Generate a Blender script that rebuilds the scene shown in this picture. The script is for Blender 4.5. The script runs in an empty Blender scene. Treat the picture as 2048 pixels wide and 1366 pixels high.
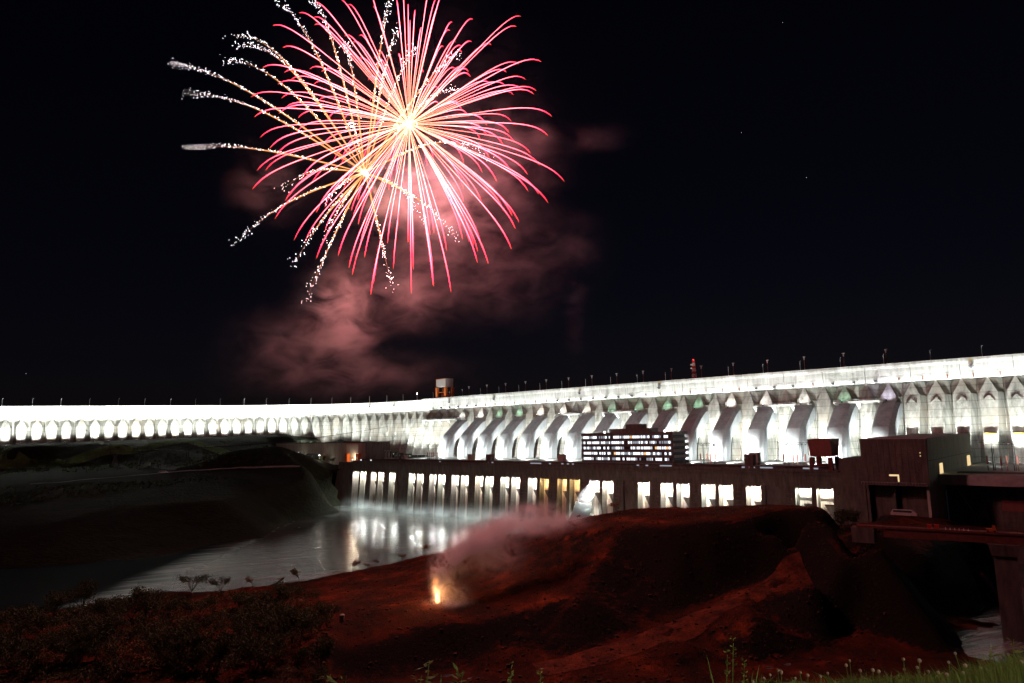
import bpy, math, random
import numpy as np
from mathutils import Vector, Matrix, noise

sc = bpy.context.scene
COL = sc.collection
R = math.radians
rnd = random.Random(7)

# ------------------------------------------------------------------ camera
F = 1365.3
PITCH = math.atan(176 / 1365.3)
ROLL = 0.026
EYE = Vector((0, 0, 83.0))
cp, sp = math.cos(PITCH), math.sin(PITCH)
FWD = Vector((0, cp, sp)); UP0 = Vector((0, -sp, cp)); RT0 = Vector((1, 0, 0))
cr, sr = math.cos(ROLL), math.sin(ROLL)
CR = RT0 * cr - UP0 * sr
CU = RT0 * sr + UP0 * cr
cam_d = bpy.data.cameras.new("camera")
cam = bpy.data.objects.new("camera", cam_d)
COL.objects.link(cam)
cam_d.sensor_width = 36.0
cam_d.lens = F / 2048 * 36.0
cam_d.clip_start = 0.1
cam_d.clip_end = 20000
m3 = Matrix((CR, CU, -FWD)).transposed()
cam.matrix_world = Matrix.Translation(EYE) @ m3.to_4x4()
sc.camera = cam

# ------------------------------------------------------------------ night sky
world = bpy.data.worlds.new("World")
sc.world = world
world.use_nodes = True
wn = world.node_tree.nodes; wl = world.node_tree.links
bg = wn["Background"]
sky = wn.new("ShaderNodeTexSky")
sky.sky_type = 'NISHITA'
sky.sun_disc = False
sky.sun_elevation = R(22.0)
sky.sun_rotation = R(200)
sky.air_density = 1.0
sky.dust_density = 0.6
tint = wn.new("ShaderNodeMix"); tint.data_type = 'RGBA'; tint.blend_type = 'MULTIPLY'; tint.inputs[0].default_value = 1.0
tint.inputs[7].default_value = (1.0, 0.72, 1.1, 1)
wl.new(sky.outputs[0], tint.inputs[6]); wl.new(tint.outputs[2], bg.inputs[0])
bg.inputs[1].default_value = 0.0006

sc.view_settings.view_transform = 'Standard'
sc.view_settings.look = 'None'
sc.view_settings.gamma = 1.0
sc.view_settings.exposure = 0.0
sc.view_settings.use_curve_mapping = False
sc.render.engine = 'CYCLES'
cy = sc.cycles
cy.use_denoising = True
cy.denoiser = 'OPENIMAGEDENOISE'
cy.denoising_input_passes = 'RGB_ALBEDO_NORMAL'
cy.denoising_prefilter = 'ACCURATE'
cy.max_bounces = 6
cy.diffuse_bounces = 3
cy.glossy_bounces = 3
cy.transparent_max_bounces = 12
cy.volume_bounces = 2
cy.volume_max_steps = 512
cy.volume_step_rate = 0.4
cy.sample_clamp_indirect = 4.0
cy.caustics_reflective = False
cy.caustics_refractive = False

# ------------------------------------------------------------------ frames and helpers
AX = Vector((0.73497015, -0.67809946, 0.0))      # along the dam, towards the right
NX = Vector((0.67809946, 0.73497015, 0.0))       # across the valley, away from the viewer
DAM_ROT = math.atan2(AX.y, AX.x)


def W(a, n, z):
    return AX * a + NX * n + Vector((0, 0, z))


def ray(x, y):
    return FWD + CR * ((x - 1024) / F) - CU * ((y - 683) / F)


def at_z(x, y, z):
    d = ray(x, y)
    return EYE + d * ((z - EYE.z) / d.z)


def at_y(x, y, depth):
    d = ray(x, y)
    return EYE + d * (depth / d.y)


def on_n(x, y, n):
    """(a, z) of the point on the plane n = const seen along that direction"""
    d = ray(x, y)
    p = EYE + d * (n / d.dot(NX))
    return p.dot(AX), p.z


def setp(o, label=None, cat=None, group=None, kind=None):
    if label: o["label"] = label
    if cat: o["category"] = cat
    if group: o["group"] = group
    if kind: o["kind"] = kind
    return o


def empty(name, loc, label, cat, group=None, rot=0.0):
    o = bpy.data.objects.new(name, None)
    COL.objects.link(o)
    o.location = loc
    o.rotation_euler = (0, 0, rot)
    o.empty_display_size = 1
    return setp(o, label, cat, group)


class MB:
    def __init__(self):
        self.v = []; self.f = []; self.m = []; self.c = []

    def add(self, vs, fs, mi=0, col=None):
        b = len(self.v)
        self.v += [tuple(p) for p in vs]
        self.f += [tuple(b + i for i in f) for f in fs]
        self.m += [mi] * len(fs)
        if col is not None:
            self.c += list(col)
        return self

    def box(self, x0, x1, y0, y1, z0, z1, mi=0):
        vs = [(x, y, z) for z in (z0, z1) for y in (y0, y1) for x in (x0, x1)]
        fs = [(0, 2, 3, 1), (4, 5, 7, 6), (0, 1, 5, 4), (2, 6, 7, 3), (0, 4, 6, 2), (1, 3, 7, 5)]
        return self.add(vs, fs, mi)

    def loft(self, rings, mi=0, closed=True, caps=True):
        k = len(rings[0]); vs = [p for r in rings for p in r]; fs = []
        for i in range(len(rings) - 1):
            for j in range(k if closed else k - 1):
                a = i * k + j; b = i * k + (j + 1) % k
                fs.append((a, b, b + k, a + k))
        if caps and closed:
            fs.append(tuple(range(k - 1, -1, -1)))
            fs.append(tuple((len(rings) - 1) * k + j for j in range(k)))
        return self.add(vs, fs, mi)

    def tube(self, pts, rad, sides=5, mi=0, caps=True):
        pts = [Vector(p) for p in pts]
        if not hasattr(rad, '__len__'): rad = [rad] * len(pts)
        rings = []
        for i, p in enumerate(pts):
            t = (pts[min(i + 1, len(pts) - 1)] - pts[max(i - 1, 0)])
            if t.length < 1e-6: t = Vector((0, 0, 1))
            t.normalize()
            s = t.cross(Vector((0, 0, 1)) if abs(t.z) < 0.9 else Vector((1, 0, 0))).normalized()
            q = s.cross(t)
            rings.append([p + (s * math.cos(2 * math.pi * j / sides) + q * math.sin(2 * math.pi * j / sides)) * rad[i] for j in range(sides)])
        return self.loft(rings, mi, True, caps)

    def bar(self, p, q, w, mi=0):
        return self.tube([p, q], w * 0.6, 4, mi)

    def mesh(self, name, mats):
        me = bpy.data.meshes.new(name)
        me.from_pydata(self.v, [], self.f)
        for m in (mats if isinstance(mats, (list, tuple)) else [mats]):
            me.materials.append(m)
        if any(self.m):
            me.polygons.foreach_set("material_index", self.m)
        if self.c:
            a = me.color_attributes.new("Col", 'FLOAT_COLOR', 'POINT')
            a.data.foreach_set("color", np.array(self.c, dtype=np.float32).ravel())
        me.update()
        return me

    def build(self, name, mats, parent=None, loc=None, rot=0.0):
        o = bpy.data.objects.new(name, self.mesh(name, mats))
        COL.objects.link(o)
        if parent is not None: o.parent = parent
        if loc is not None: o.location = loc
        o.rotation_euler = (0, 0, rot)
        return o


def kids(o):
    return [c for c in CHILD.get(o.name, [])]


CHILD = {}


def reg(parent, *cs):
    CHILD.setdefault(parent.name, []).extend(cs)


def copy_tree(src, loc, rot, label=None, group=None):
    """copy a thing, its parts and their sub-parts"""
    r = src.copy(); COL.objects.link(r)
    r.location = loc; r.rotation_euler = (0, 0, rot)
    if label: r["label"] = label
    if group: r["group"] = group
    for c in ALLKIDS(src):
        d = c.copy(); COL.objects.link(d); d.parent = r
        for g in ALLKIDS(c):
            e = g.copy(); COL.objects.link(e); e.parent = d
    return r


def ALLKIDS(o):
    return list(o.children)


def light(name, kind, loc, energy, color=(1, 1, 1), aim=None, size=1.0, size_y=None, angle=None, parent=None, blend=0.6):
    d = bpy.data.lights.new(name, kind)
    d.energy = energy; d.color = color
    if kind == 'AREA':
        d.shape = 'RECTANGLE'; d.size = size; d.size_y = size_y or size
    else:
        d.shadow_soft_size = size
    if kind == 'SPOT':
        d.spot_size = angle; d.spot_blend = blend
    o = bpy.data.objects.new(name, d)
    COL.objects.link(o)
    o.location = loc
    if aim is not None:
        o.rotation_euler = (Vector(aim) - Vector(loc)).to_track_quat('-Z', 'Y').to_euler()
    return o


def ordinal(i):
    w = ["first", "second", "third", "fourth", "fifth", "sixth", "seventh", "eighth", "ninth", "tenth", "eleventh", "twelfth",
         "thirteenth", "fourteenth", "fifteenth", "sixteenth", "seventeenth", "eighteenth", "nineteenth", "twentieth"]
    if i <= 20: return w[i - 1]
    tens = {20: "twenty", 30: "thirty", 40: "forty", 50: "fifty"}
    t = i // 10 * 10
    if i == t: return {30: "thirtieth", 40: "fortieth", 50: "fiftieth"}[t]
    return tens[t] + "-" + w[i - t - 1]


# ------------------------------------------------------------------ materials
def new_mat(name):
    m = bpy.data.materials.new(name); m.use_nodes = True
    return m, m.node_tree.nodes, m.node_tree.links, m.node_tree.nodes["Principled BSDF"]


def rough_mat(name, dark, pale, scale=(0.2, 0.2, 0.2), rough=0.85, bump=0.0, bscale=1.0, lines=0.0, line_step=2.5, metal=0.0, detail=5.0, contrast=(0.3, 0.7), stain=None):
    m, n, l, b = new_mat(name)
    geo = n.new("ShaderNodeNewGeometry")
    mp = n.new("ShaderNodeMapping"); mp.inputs["Scale"].default_value = scale
    l.new(geo.outputs["Position"], mp.inputs["Vector"])
    nz = n.new("ShaderNodeTexNoise"); nz.inputs["Scale"].default_value = 1.0; nz.inputs["Detail"].default_value = detail
    nz.inputs["Roughness"].default_value = 0.65
    l.new(mp.outputs[0], nz.inputs["Vector"])
    rp = n.new("ShaderNodeValToRGB")
    rp.color_ramp.elements[0].position = contrast[0]; rp.color_ramp.elements[0].color = (*dark, 1)
    rp.color_ramp.elements[1].position = contrast[1]; rp.color_ramp.elements[1].color = (*pale, 1)
    l.new(nz.outputs[0], rp.inputs[0])
    out = rp.outputs[0]
    if stain:
        n2 = n.new("ShaderNodeTexNoise"); n2.inputs["Scale"].default_value = 0.035; n2.inputs["Detail"].default_value = 3
        l.new(geo.outputs["Position"], n2.inputs["Vector"])
        r2 = n.new("ShaderNodeMapRange"); r2.inputs[1].default_value = 0.48; r2.inputs[2].default_value = 0.66
        l.new(n2.outputs[0], r2.inputs[0])
        mx = n.new("ShaderNodeMix"); mx.data_type = 'RGBA'
        l.new(r2.outputs[0], mx.inputs[0]); l.new(out, mx.inputs[6]); mx.inputs[7].default_value = (*stain, 1)
        out = mx.outputs[2]
    if lines:
        sx = n.new("ShaderNodeSeparateXYZ"); l.new(geo.outputs["Position"], sx.inputs[0])
        md = n.new("ShaderNodeMath"); md.operation = 'PINGPONG'; md.inputs[1].default_value = line_step / 2
        l.new(sx.outputs[2], md.inputs[0])
        mr = n.new("ShaderNodeMapRange"); mr.inputs[1].default_value = 0.0; mr.inputs[2].default_value = line_step * 0.09
        mr.inputs[3].default_value = 1 - lines; mr.inputs[4].default_value = 1.0
        l.new(md.outputs[0], mr.inputs[0])
        mu = n.new("ShaderNodeMix"); mu.data_type = 'RGBA'; mu.blend_type = 'MULTIPLY'; mu.inputs[0].default_value = 1.0
        l.new(out, mu.inputs[6]); l.new(mr.outputs[0], mu.inputs[7])
        out = mu.outputs[2]
    l.new(out, b.inputs["Base Color"])
    b.inputs["Roughness"].default_value = rough
    b.inputs["Metallic"].default_value = metal
    b.inputs["Specular IOR Level"].default_value = 0.25
    if bump:
        n3 = n.new("ShaderNodeTexNoise"); n3.inputs["Scale"].default_value = bscale; n3.inputs["Detail"].default_value = 6
        l.new(geo.outputs["Position"], n3.inputs["Vector"])
        bp = n.new("ShaderNodeBump"); bp.inputs["Strength"].default_value = bump; bp.inputs["Distance"].default_value = 0.6 / bscale
        l.new(n3.outputs[0], bp.inputs["Height"]); l.new(bp.outputs[0], b.inputs["Normal"])
    return m


def glow_mat(name, color, strength):
    m, n, l, b = new_mat(name)
    n.remove(b)
    e = n.new("ShaderNodeEmission"); e.inputs[0].default_value = (*color, 1); e.inputs[1].default_value = strength
    l.new(e.outputs[0], n["Material Output"].inputs[0])
    return m


def attr_glow(name, strength):
    m, n, l, b = new_mat(name)
    at = n.new("ShaderNodeAttribute"); at.attribute_name = "Col"
    n.remove(b)
    e = n.new("ShaderNodeEmission"); e.inputs[1].default_value = strength
    l.new(at.outputs["Color"], e.inputs[0])
    l.new(e.outputs[0], n["Material Output"].inputs[0])
    m.cycles.emission_sampling = 'NONE'
    return m


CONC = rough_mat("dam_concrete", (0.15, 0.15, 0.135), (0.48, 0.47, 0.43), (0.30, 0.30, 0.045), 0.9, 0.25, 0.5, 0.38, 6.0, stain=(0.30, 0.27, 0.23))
CREST = rough_mat("crest_concrete", (0.27, 0.27, 0.26), (0.50, 0.49, 0.47), (0.5, 0.5, 0.05), 0.9, 0.2, 0.6, 0.1, 3.0)
PIPE = rough_mat("penstock_concrete", (0.29, 0.31, 0.33), (0.46, 0.48, 0.50), (0.2, 0.2, 0.08), 0.8, 0.2, 0.5, 0.1, 2.5)
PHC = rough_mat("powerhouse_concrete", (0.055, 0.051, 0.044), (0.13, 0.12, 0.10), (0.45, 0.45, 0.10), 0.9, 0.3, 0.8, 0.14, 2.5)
BAYC = rough_mat("bay_concrete", (0.22, 0.17, 0.12), (0.50, 0.46, 0.40), (0.7, 0.7, 0.05), 0.75, 0.3, 0.8)
BOARD = rough_mat("board_marked_concrete", (0.28, 0.28, 0.23), (0.46, 0.46, 0.38), (0.6, 0.6, 0.08), 0.9, 0.2, 1.0)
DARKC = rough_mat("dark_concrete", (0.06, 0.055, 0.05), (0.14, 0.125, 0.11), (0.4, 0.4, 0.1), 0.9)
YARD = rough_mat("yard_paving", (0.25, 0.25, 0.24), (0.42, 0.41, 0.39), (0.2, 0.2, 0.2), 0.9)
STEEL = rough_mat("galvanised_steel", (0.30, 0.30, 0.30), (0.5, 0.5, 0.5), (2, 2, 2), 0.45, metal=0.6)
BROWN = rough_mat("brown_paint", (0.07, 0.03, 0.022), (0.13, 0.05, 0.035), (2, 2, 0.5), 0.6)
WHITEP = rough_mat("white_paint", (0.6, 0.6, 0.6), (0.8, 0.8, 0.8), (2, 2, 2), 0.5)
REDP = rough_mat("red_paint", (0.45, 0.03, 0.02), (0.6, 0.05, 0.03), (2, 2, 2), 0.5)
ORANGE = rough_mat("orange_paint", (0.40, 0.09, 0.02), (0.55, 0.14, 0.03), (1, 1, 0.4), 0.55)
YELLOW = rough_mat("yellow_paint", (0.65, 0.48, 0.03), (0.8, 0.6, 0.05), (1, 1, 1), 0.5)
DARKM = rough_mat("dark_metal", (0.025, 0.025, 0.028), (0.06, 0.06, 0.065), (1, 1, 1), 0.6, metal=0.4)
PANELW = rough_mat("pale_cladding", (0.36, 0.33, 0.32), (0.5, 0.46, 0.44), (1.5, 1.5, 0.1), 0.6)
MAROON = rough_mat("maroon_cladding", (0.17, 0.055, 0.045), (0.24, 0.09, 0.07), (1.0, 1.0, 0.1), 0.6)
ASPH = rough_mat("asphalt", (0.04, 0.04, 0.04), (0.07, 0.065, 0.06), (0.5, 0.5, 0.5), 0.9)
GRASSY = rough_mat("mown_grass", (0.05, 0.09, 0.025), (0.10, 0.16, 0.045), (0.3, 0.3, 0.3), 0.95, 0.6, 0.7)
STONE = rough_mat("rock_facing", (0.10, 0.09, 0.07), (0.24, 0.22, 0.18), (0.8, 0.8, 0.3), 0.95, 0.8, 0.9)
TRACK = rough_mat("lit_track_dirt", (0.025, 0.006, 0.0025), (0.15, 0.034, 0.011), (0.16, 0.16, 0.16), 0.95, 0.9, 0.9, detail=10, contrast=(.34, .66))
RUBBLE = rough_mat("red_rubble", (0.03, 0.016, 0.01), (0.09, 0.04, 0.022), (1.5, 1.5, 1.5), 0.95)
BARK = rough_mat("bark", (0.05, 0.035, 0.025), (0.11, 0.08, 0.06), (3, 3, 1), 0.9)
RUST = rough_mat("rust_red_paint", (0.09, 0.03, 0.025), (0.16, 0.055, 0.04), (0.6, 0.6, 0.6), 0.7)
GLOWW = glow_mat("lamp_lens_white", (1.0, 0.98, 0.95), 12)
GLOWC = glow_mat("lit_window_cool", (0.86, 0.94, 1.0), 1.6)
GLOWD = glow_mat("lit_window_dim", (0.8, 0.86, 1.0), 0.35)
GLOWO = glow_mat("lit_window_warm", (1.0, 0.55, 0.2), 1.1)
GLOWA = glow_mat("lit_doorway", (1.0, 0.72, 0.36), 0.95)
GLOWR = glow_mat("beacon_red", (1.0, 0.05, 0.05), 6)
ORANGEIN = rough_mat("orange_lit_wall", (0.5, 0.2, 0.1), (0.6, 0.26, 0.13), (1, 1, 1), 0.8)


def leaf_mat(name, dark, pale):
    m, n, l, b = new_mat(name)
    geo = n.new("ShaderNodeNewGeometry")
    rp = n.new("ShaderNodeValToRGB")
    rp.color_ramp.elements[0].color = (*dark, 1); rp.color_ramp.elements[1].color = (*pale, 1)
    l.new(geo.outputs["Random Per Island"], rp.inputs[0])
    l.new(rp.outputs[0], b.inputs["Base Color"])
    b.inputs["Roughness"].default_value = 0.7
    tr = n.new("ShaderNodeBsdfTranslucent"); l.new(rp.outputs[0], tr.inputs[0])
    mx = n.new("ShaderNodeMixShader"); mx.inputs[0].default_value = 0.35
    l.new(b.outputs[0], mx.inputs[1]); l.new(tr.outputs[0], mx.inputs[2])
    l.new(mx.outputs[0], n["Material Output"].inputs[0])
    return m


LEAF = leaf_mat("leaf_green", (0.016, 0.026, 0.008), (0.06, 0.075, 0.022))
LEAFDRY = leaf_mat("leaf_dry", (0.05, 0.025, 0.010), (0.22, 0.10, 0.035))
BLADE = leaf_mat("grass_blade", (0.10, 0.16, 0.03), (0.26, 0.32, 0.08))
BLOOM = leaf_mat("clover_bloom", (0.40, 0.28, 0.2), (0.6, 0.45, 0.34))


def soil_mat():
    """laterite soil with dry grass on level ground, rock and scrub on the cut faces painted near-black for their shade"""
    m, n, l, b = new_mat("laterite_ground")
    geo = n.new("ShaderNodeNewGeometry")
    nz = n.new("ShaderNodeTexNoise"); nz.inputs["Scale"].default_value = 0.06; nz.inputs["Detail"].default_value = 9; nz.inputs["Roughness"].default_value = 0.7
    l.new(geo.outputs["Position"], nz.inputs["Vector"])
    rp = n.new("ShaderNodeValToRGB")
    cr_ = rp.color_ramp
    cr_.elements[0].position = 0.36; cr_.elements[0].color = (0.018, 0.01, 0.006, 1)
    cr_.elements[1].position = 0.72; cr_.elements[1].color = (0.24, 0.053, 0.015, 1)
    e = cr_.elements.new(0.54); e.color = (0.07, 0.016, 0.006, 1)
    l.new(nz.outputs[0], rp.inputs[0])
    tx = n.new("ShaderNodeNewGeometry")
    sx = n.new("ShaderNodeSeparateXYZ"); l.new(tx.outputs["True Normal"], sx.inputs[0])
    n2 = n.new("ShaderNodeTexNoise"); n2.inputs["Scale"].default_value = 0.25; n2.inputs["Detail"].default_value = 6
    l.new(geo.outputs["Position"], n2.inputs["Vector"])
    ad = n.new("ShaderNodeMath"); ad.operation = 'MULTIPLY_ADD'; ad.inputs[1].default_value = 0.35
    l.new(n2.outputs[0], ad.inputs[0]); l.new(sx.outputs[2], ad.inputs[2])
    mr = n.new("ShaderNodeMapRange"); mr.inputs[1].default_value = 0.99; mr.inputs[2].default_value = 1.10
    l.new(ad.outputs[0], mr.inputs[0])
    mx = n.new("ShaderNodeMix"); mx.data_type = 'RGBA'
    mx.inputs[6].default_value = (0.013, 0.011, 0.008, 1)  # near-black puts the unlit look of steep faces into the colour
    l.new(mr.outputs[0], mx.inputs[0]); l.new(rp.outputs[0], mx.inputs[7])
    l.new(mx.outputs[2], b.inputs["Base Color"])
    b.inputs["Roughness"].default_value = 0.95; b.inputs["Specular IOR Level"].default_value = 0.1
    n3 = n.new("ShaderNodeTexNoise"); n3.inputs["Scale"].default_value = 0.9; n3.inputs["Detail"].default_value = 8; n3.inputs["Roughness"].default_value = 0.75
    l.new(geo.outputs["Position"], n3.inputs["Vector"])
    bp = n.new("ShaderNodeBump"); bp.inputs["Strength"].default_value = 0.9; bp.inputs["Distance"].default_value = 1.2
    l.new(n3.outputs[0], bp.inputs["Height"]); l.new(bp.outputs[0], b.inputs["Normal"])
    return m


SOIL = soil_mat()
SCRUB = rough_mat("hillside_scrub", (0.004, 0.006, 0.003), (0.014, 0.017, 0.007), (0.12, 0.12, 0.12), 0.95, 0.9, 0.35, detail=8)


def water_mat():
    m, n, l, b = new_mat("river_water")
    b.inputs["Base Color"].default_value = (0.012, 0.022, 0.024, 1)
    b.inputs["IOR"].default_value = 1.45
    b.inputs["Specular IOR Level"].default_value = 1.0
    geo = n.new("ShaderNodeNewGeometry")
    mp = n.new("ShaderNodeMapping"); mp.vector_type = 'TEXTURE'
    mp.inputs["Rotation"].default_value = (0, 0, R(20)); mp.inputs["Scale"].default_value = (26, 5.5, 6)
    l.new(geo.outputs["Position"], mp.inputs["Vector"])
    nz = n.new("ShaderNodeTexNoise"); nz.inputs["Scale"].default_value = 1.0; nz.inputs["Detail"].default_value = 7; nz.inputs["Roughness"].default_value = 0.62
    nz.inputs["Distortion"].default_value = 0.6
    l.new(mp.outputs[0], nz.inputs["Vector"])
    bp = n.new("ShaderNodeBump"); bp.inputs["Strength"].default_value = 0.30; bp.inputs["Distance"].default_value = 0.9
    l.new(nz.outputs[0], bp.inputs["Height"]); l.new(bp.outputs[0], b.inputs["Normal"])
    # streaks of foam carried down from the outlets
    mp2 = n.new("ShaderNodeMapping"); mp2.vector_type = 'TEXTURE'
    mp2.inputs["Rotation"].default_value = (0, 0, R(20)); mp2.inputs["Scale"].default_value = (70, 9, 6)
    l.new(geo.outputs["Position"], mp2.inputs["Vector"])
    n2 = n.new("ShaderNodeTexNoise"); n2.inputs["Scale"].default_value = 1.0; n2.inputs["Detail"].default_value = 8; n2.inputs["Roughness"].default_value = 0.6
    n2.inputs["Distortion"].default_value = 1.0
    l.new(mp2.outputs[0], n2.inputs["Vector"])
    mr = n.new("ShaderNodeMapRange"); mr.inputs[1].default_value = 0.40; mr.inputs[2].default_value = 0.66
    mr.inputs[3].default_value = 0.0; mr.inputs[4].default_value = 0.6
    l.new(n2.outputs[0], mr.inputs[0])
    mx = n.new("ShaderNodeMix"); mx.data_type = 'RGBA'
    l.new(mr.outputs[0], mx.inputs[0]); mx.inputs[6].default_value = (0.012, 0.024, 0.025, 1); mx.inputs[7].default_value = (0.70, 0.80, 0.76, 1)
    l.new(mx.outputs[2], b.inputs["Base Color"])
    # left reach ruffled, its reflections also dialled down to darken it; main stream boosted
    p1, p2 = at_z(500, 1075, 0), at_z(235, 1200, 0)
    dd = (p2 - p1).normalized(); nn = Vector((-dd.y, dd.x, 0))
    if nn.x < 0: nn = -nn
    dt = n.new("ShaderNodeVectorMath"); dt.operation = 'DOT_PRODUCT'; dt.inputs[1].default_value = nn
    l.new(geo.outputs["Position"], dt.inputs[0])
    dm = n.new("ShaderNodeMath"); dm.operation = 'MULTIPLY_ADD'; dm.inputs[1].default_value = 40.0
    l.new(n2.outputs[0], dm.inputs[0]); l.new(dt.outputs["Value"], dm.inputs[2])
    churn = n.new("ShaderNodeMapRange"); churn.interpolation_type = 'SMOOTHSTEP'
    c0 = p1.dot(nn) + 20
    churn.inputs[1].default_value = c0 - 22; churn.inputs[2].default_value = c0 + 26
    l.new(dm.outputs[0], churn.inputs[0])
    bs = n.new("ShaderNodeMath"); bs.operation = 'MULTIPLY'; bs.inputs[1].default_value = 0.36; cm_ = n.new("ShaderNodeMath"); cm_.operation = "MAXIMUM"; cm_.inputs[1].default_value = 0.4; l.new(churn.outputs[0], cm_.inputs[0]); l.new(cm_.outputs[0], bs.inputs[0]); l.new(bs.outputs[0], bp.inputs["Strength"])
    fm = n.new("ShaderNodeMath"); fm.operation = 'MULTIPLY'; l.new(mr.outputs[0], fm.inputs[0]); l.new(churn.outputs[0], fm.inputs[1]); l.new(fm.outputs[0], mx.inputs[0])
    mr2 = n.new("ShaderNodeMapRange"); mr2.inputs[3].default_value = 0.09; mr2.inputs[4].default_value = 0.24
    l.new(n2.outputs[0], mr2.inputs[0])
    sl = n.new("ShaderNodeMapRange"); sl.inputs[3].default_value = 0.12; sl.inputs[4].default_value = 1.0
    io = n.new("ShaderNodeMapRange"); io.inputs[3].default_value = 1.012; io.inputs[4].default_value = 1.5
    l.new(churn.outputs[0], io.inputs[0]); l.new(io.outputs[0], b.inputs["IOR"])
    l.new(churn.outputs[0], sl.inputs[0]); l.new(sl.outputs[0], b.inputs["Specular IOR Level"])
    l.new(churn.outputs[0], b.inputs["Coat Weight"]); b.inputs["Coat Roughness"].default_value = 0.16; b.inputs["Coat IOR"].default_value = 1.8
    l.new(bp.outputs[0], b.inputs["Coat Normal"])
    rr = n.new("ShaderNodeMix"); rr.data_type = 'FLOAT'; rr.inputs[2].default_value = 0.5
    l.new(churn.outputs[0], rr.inputs[0]); l.new(mr2.outputs[0], rr.inputs[3]); l.new(rr.outputs[0], b.inputs["Roughness"])
    return m


WATER = water_mat()

# ------------------------------------------------------------------ terrain
def tin_field(P, blur=2):
    """surface through scattered spot heights: triangulated, then softened a little"""
    from mathutils.geometry import delaunay_2d_cdt
    P = np.array(P, float)
    vs, _e, fs, ov, _oe, _of = delaunay_2d_cdt([Vector((p[0], p[1])) for p in P], [], [], 0, 1e-3)
    V = np.array([(v.x, v.y) for v in vs]); Zv = np.array([P[o[0], 2] if o else 0.0 for o in ov])

    def f(X, Y):
        out = np.full(X.shape, np.nan)
        xs_, ys_ = X[0], Y[:, 0]
        for t in fs:
            (x0, y0), (x1, y1), (x2, y2) = V[list(t)]
            d = (y1 - y2) * (x0 - x2) + (x2 - x1) * (y0 - y2)
            if abs(d) < 1e-9: continue
            i0, i1 = np.searchsorted(xs_, (min(x0, x1, x2) - 1e-6, max(x0, x1, x2) + 1e-6)); j0, j1 = np.searchsorted(ys_, (min(y0, y1, y2) - 1e-6, max(y0, y1, y2) + 1e-6))
            if i1 <= i0 or j1 <= j0: continue
            x, y = X[j0:j1, i0:i1], Y[j0:j1, i0:i1]
            a = ((y1 - y2) * (x - x2) + (x2 - x1) * (y - y2)) / d; b = ((y2 - y0) * (x - x2) + (x0 - x2) * (y - y2)) / d; c = 1 - a - b
            m = (a >= -1e-6) & (b >= -1e-6) & (c >= -1e-6)
            z = a * Zv[t[0]] + b * Zv[t[1]] + c * Zv[t[2]]
            sub = out[j0:j1, i0:i1]; sub[m] = z[m]
        out = np.where(np.isnan(out), -12.0, out)
        for _ in range(blur):
            q = np.pad(out, 1, mode='edge')
            out = (q[:-2, 1:-1] + q[2:, 1:-1] + q[1:-1, :-2] + q[1:-1, 2:] + 2 * out) / 6
        return out
    return f


def spot(x, y, z, k=1.0, zz=None):
    p = at_z(x, y, z)
    return (p.x * k, p.y * k, z if zz is None else zz)


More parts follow.
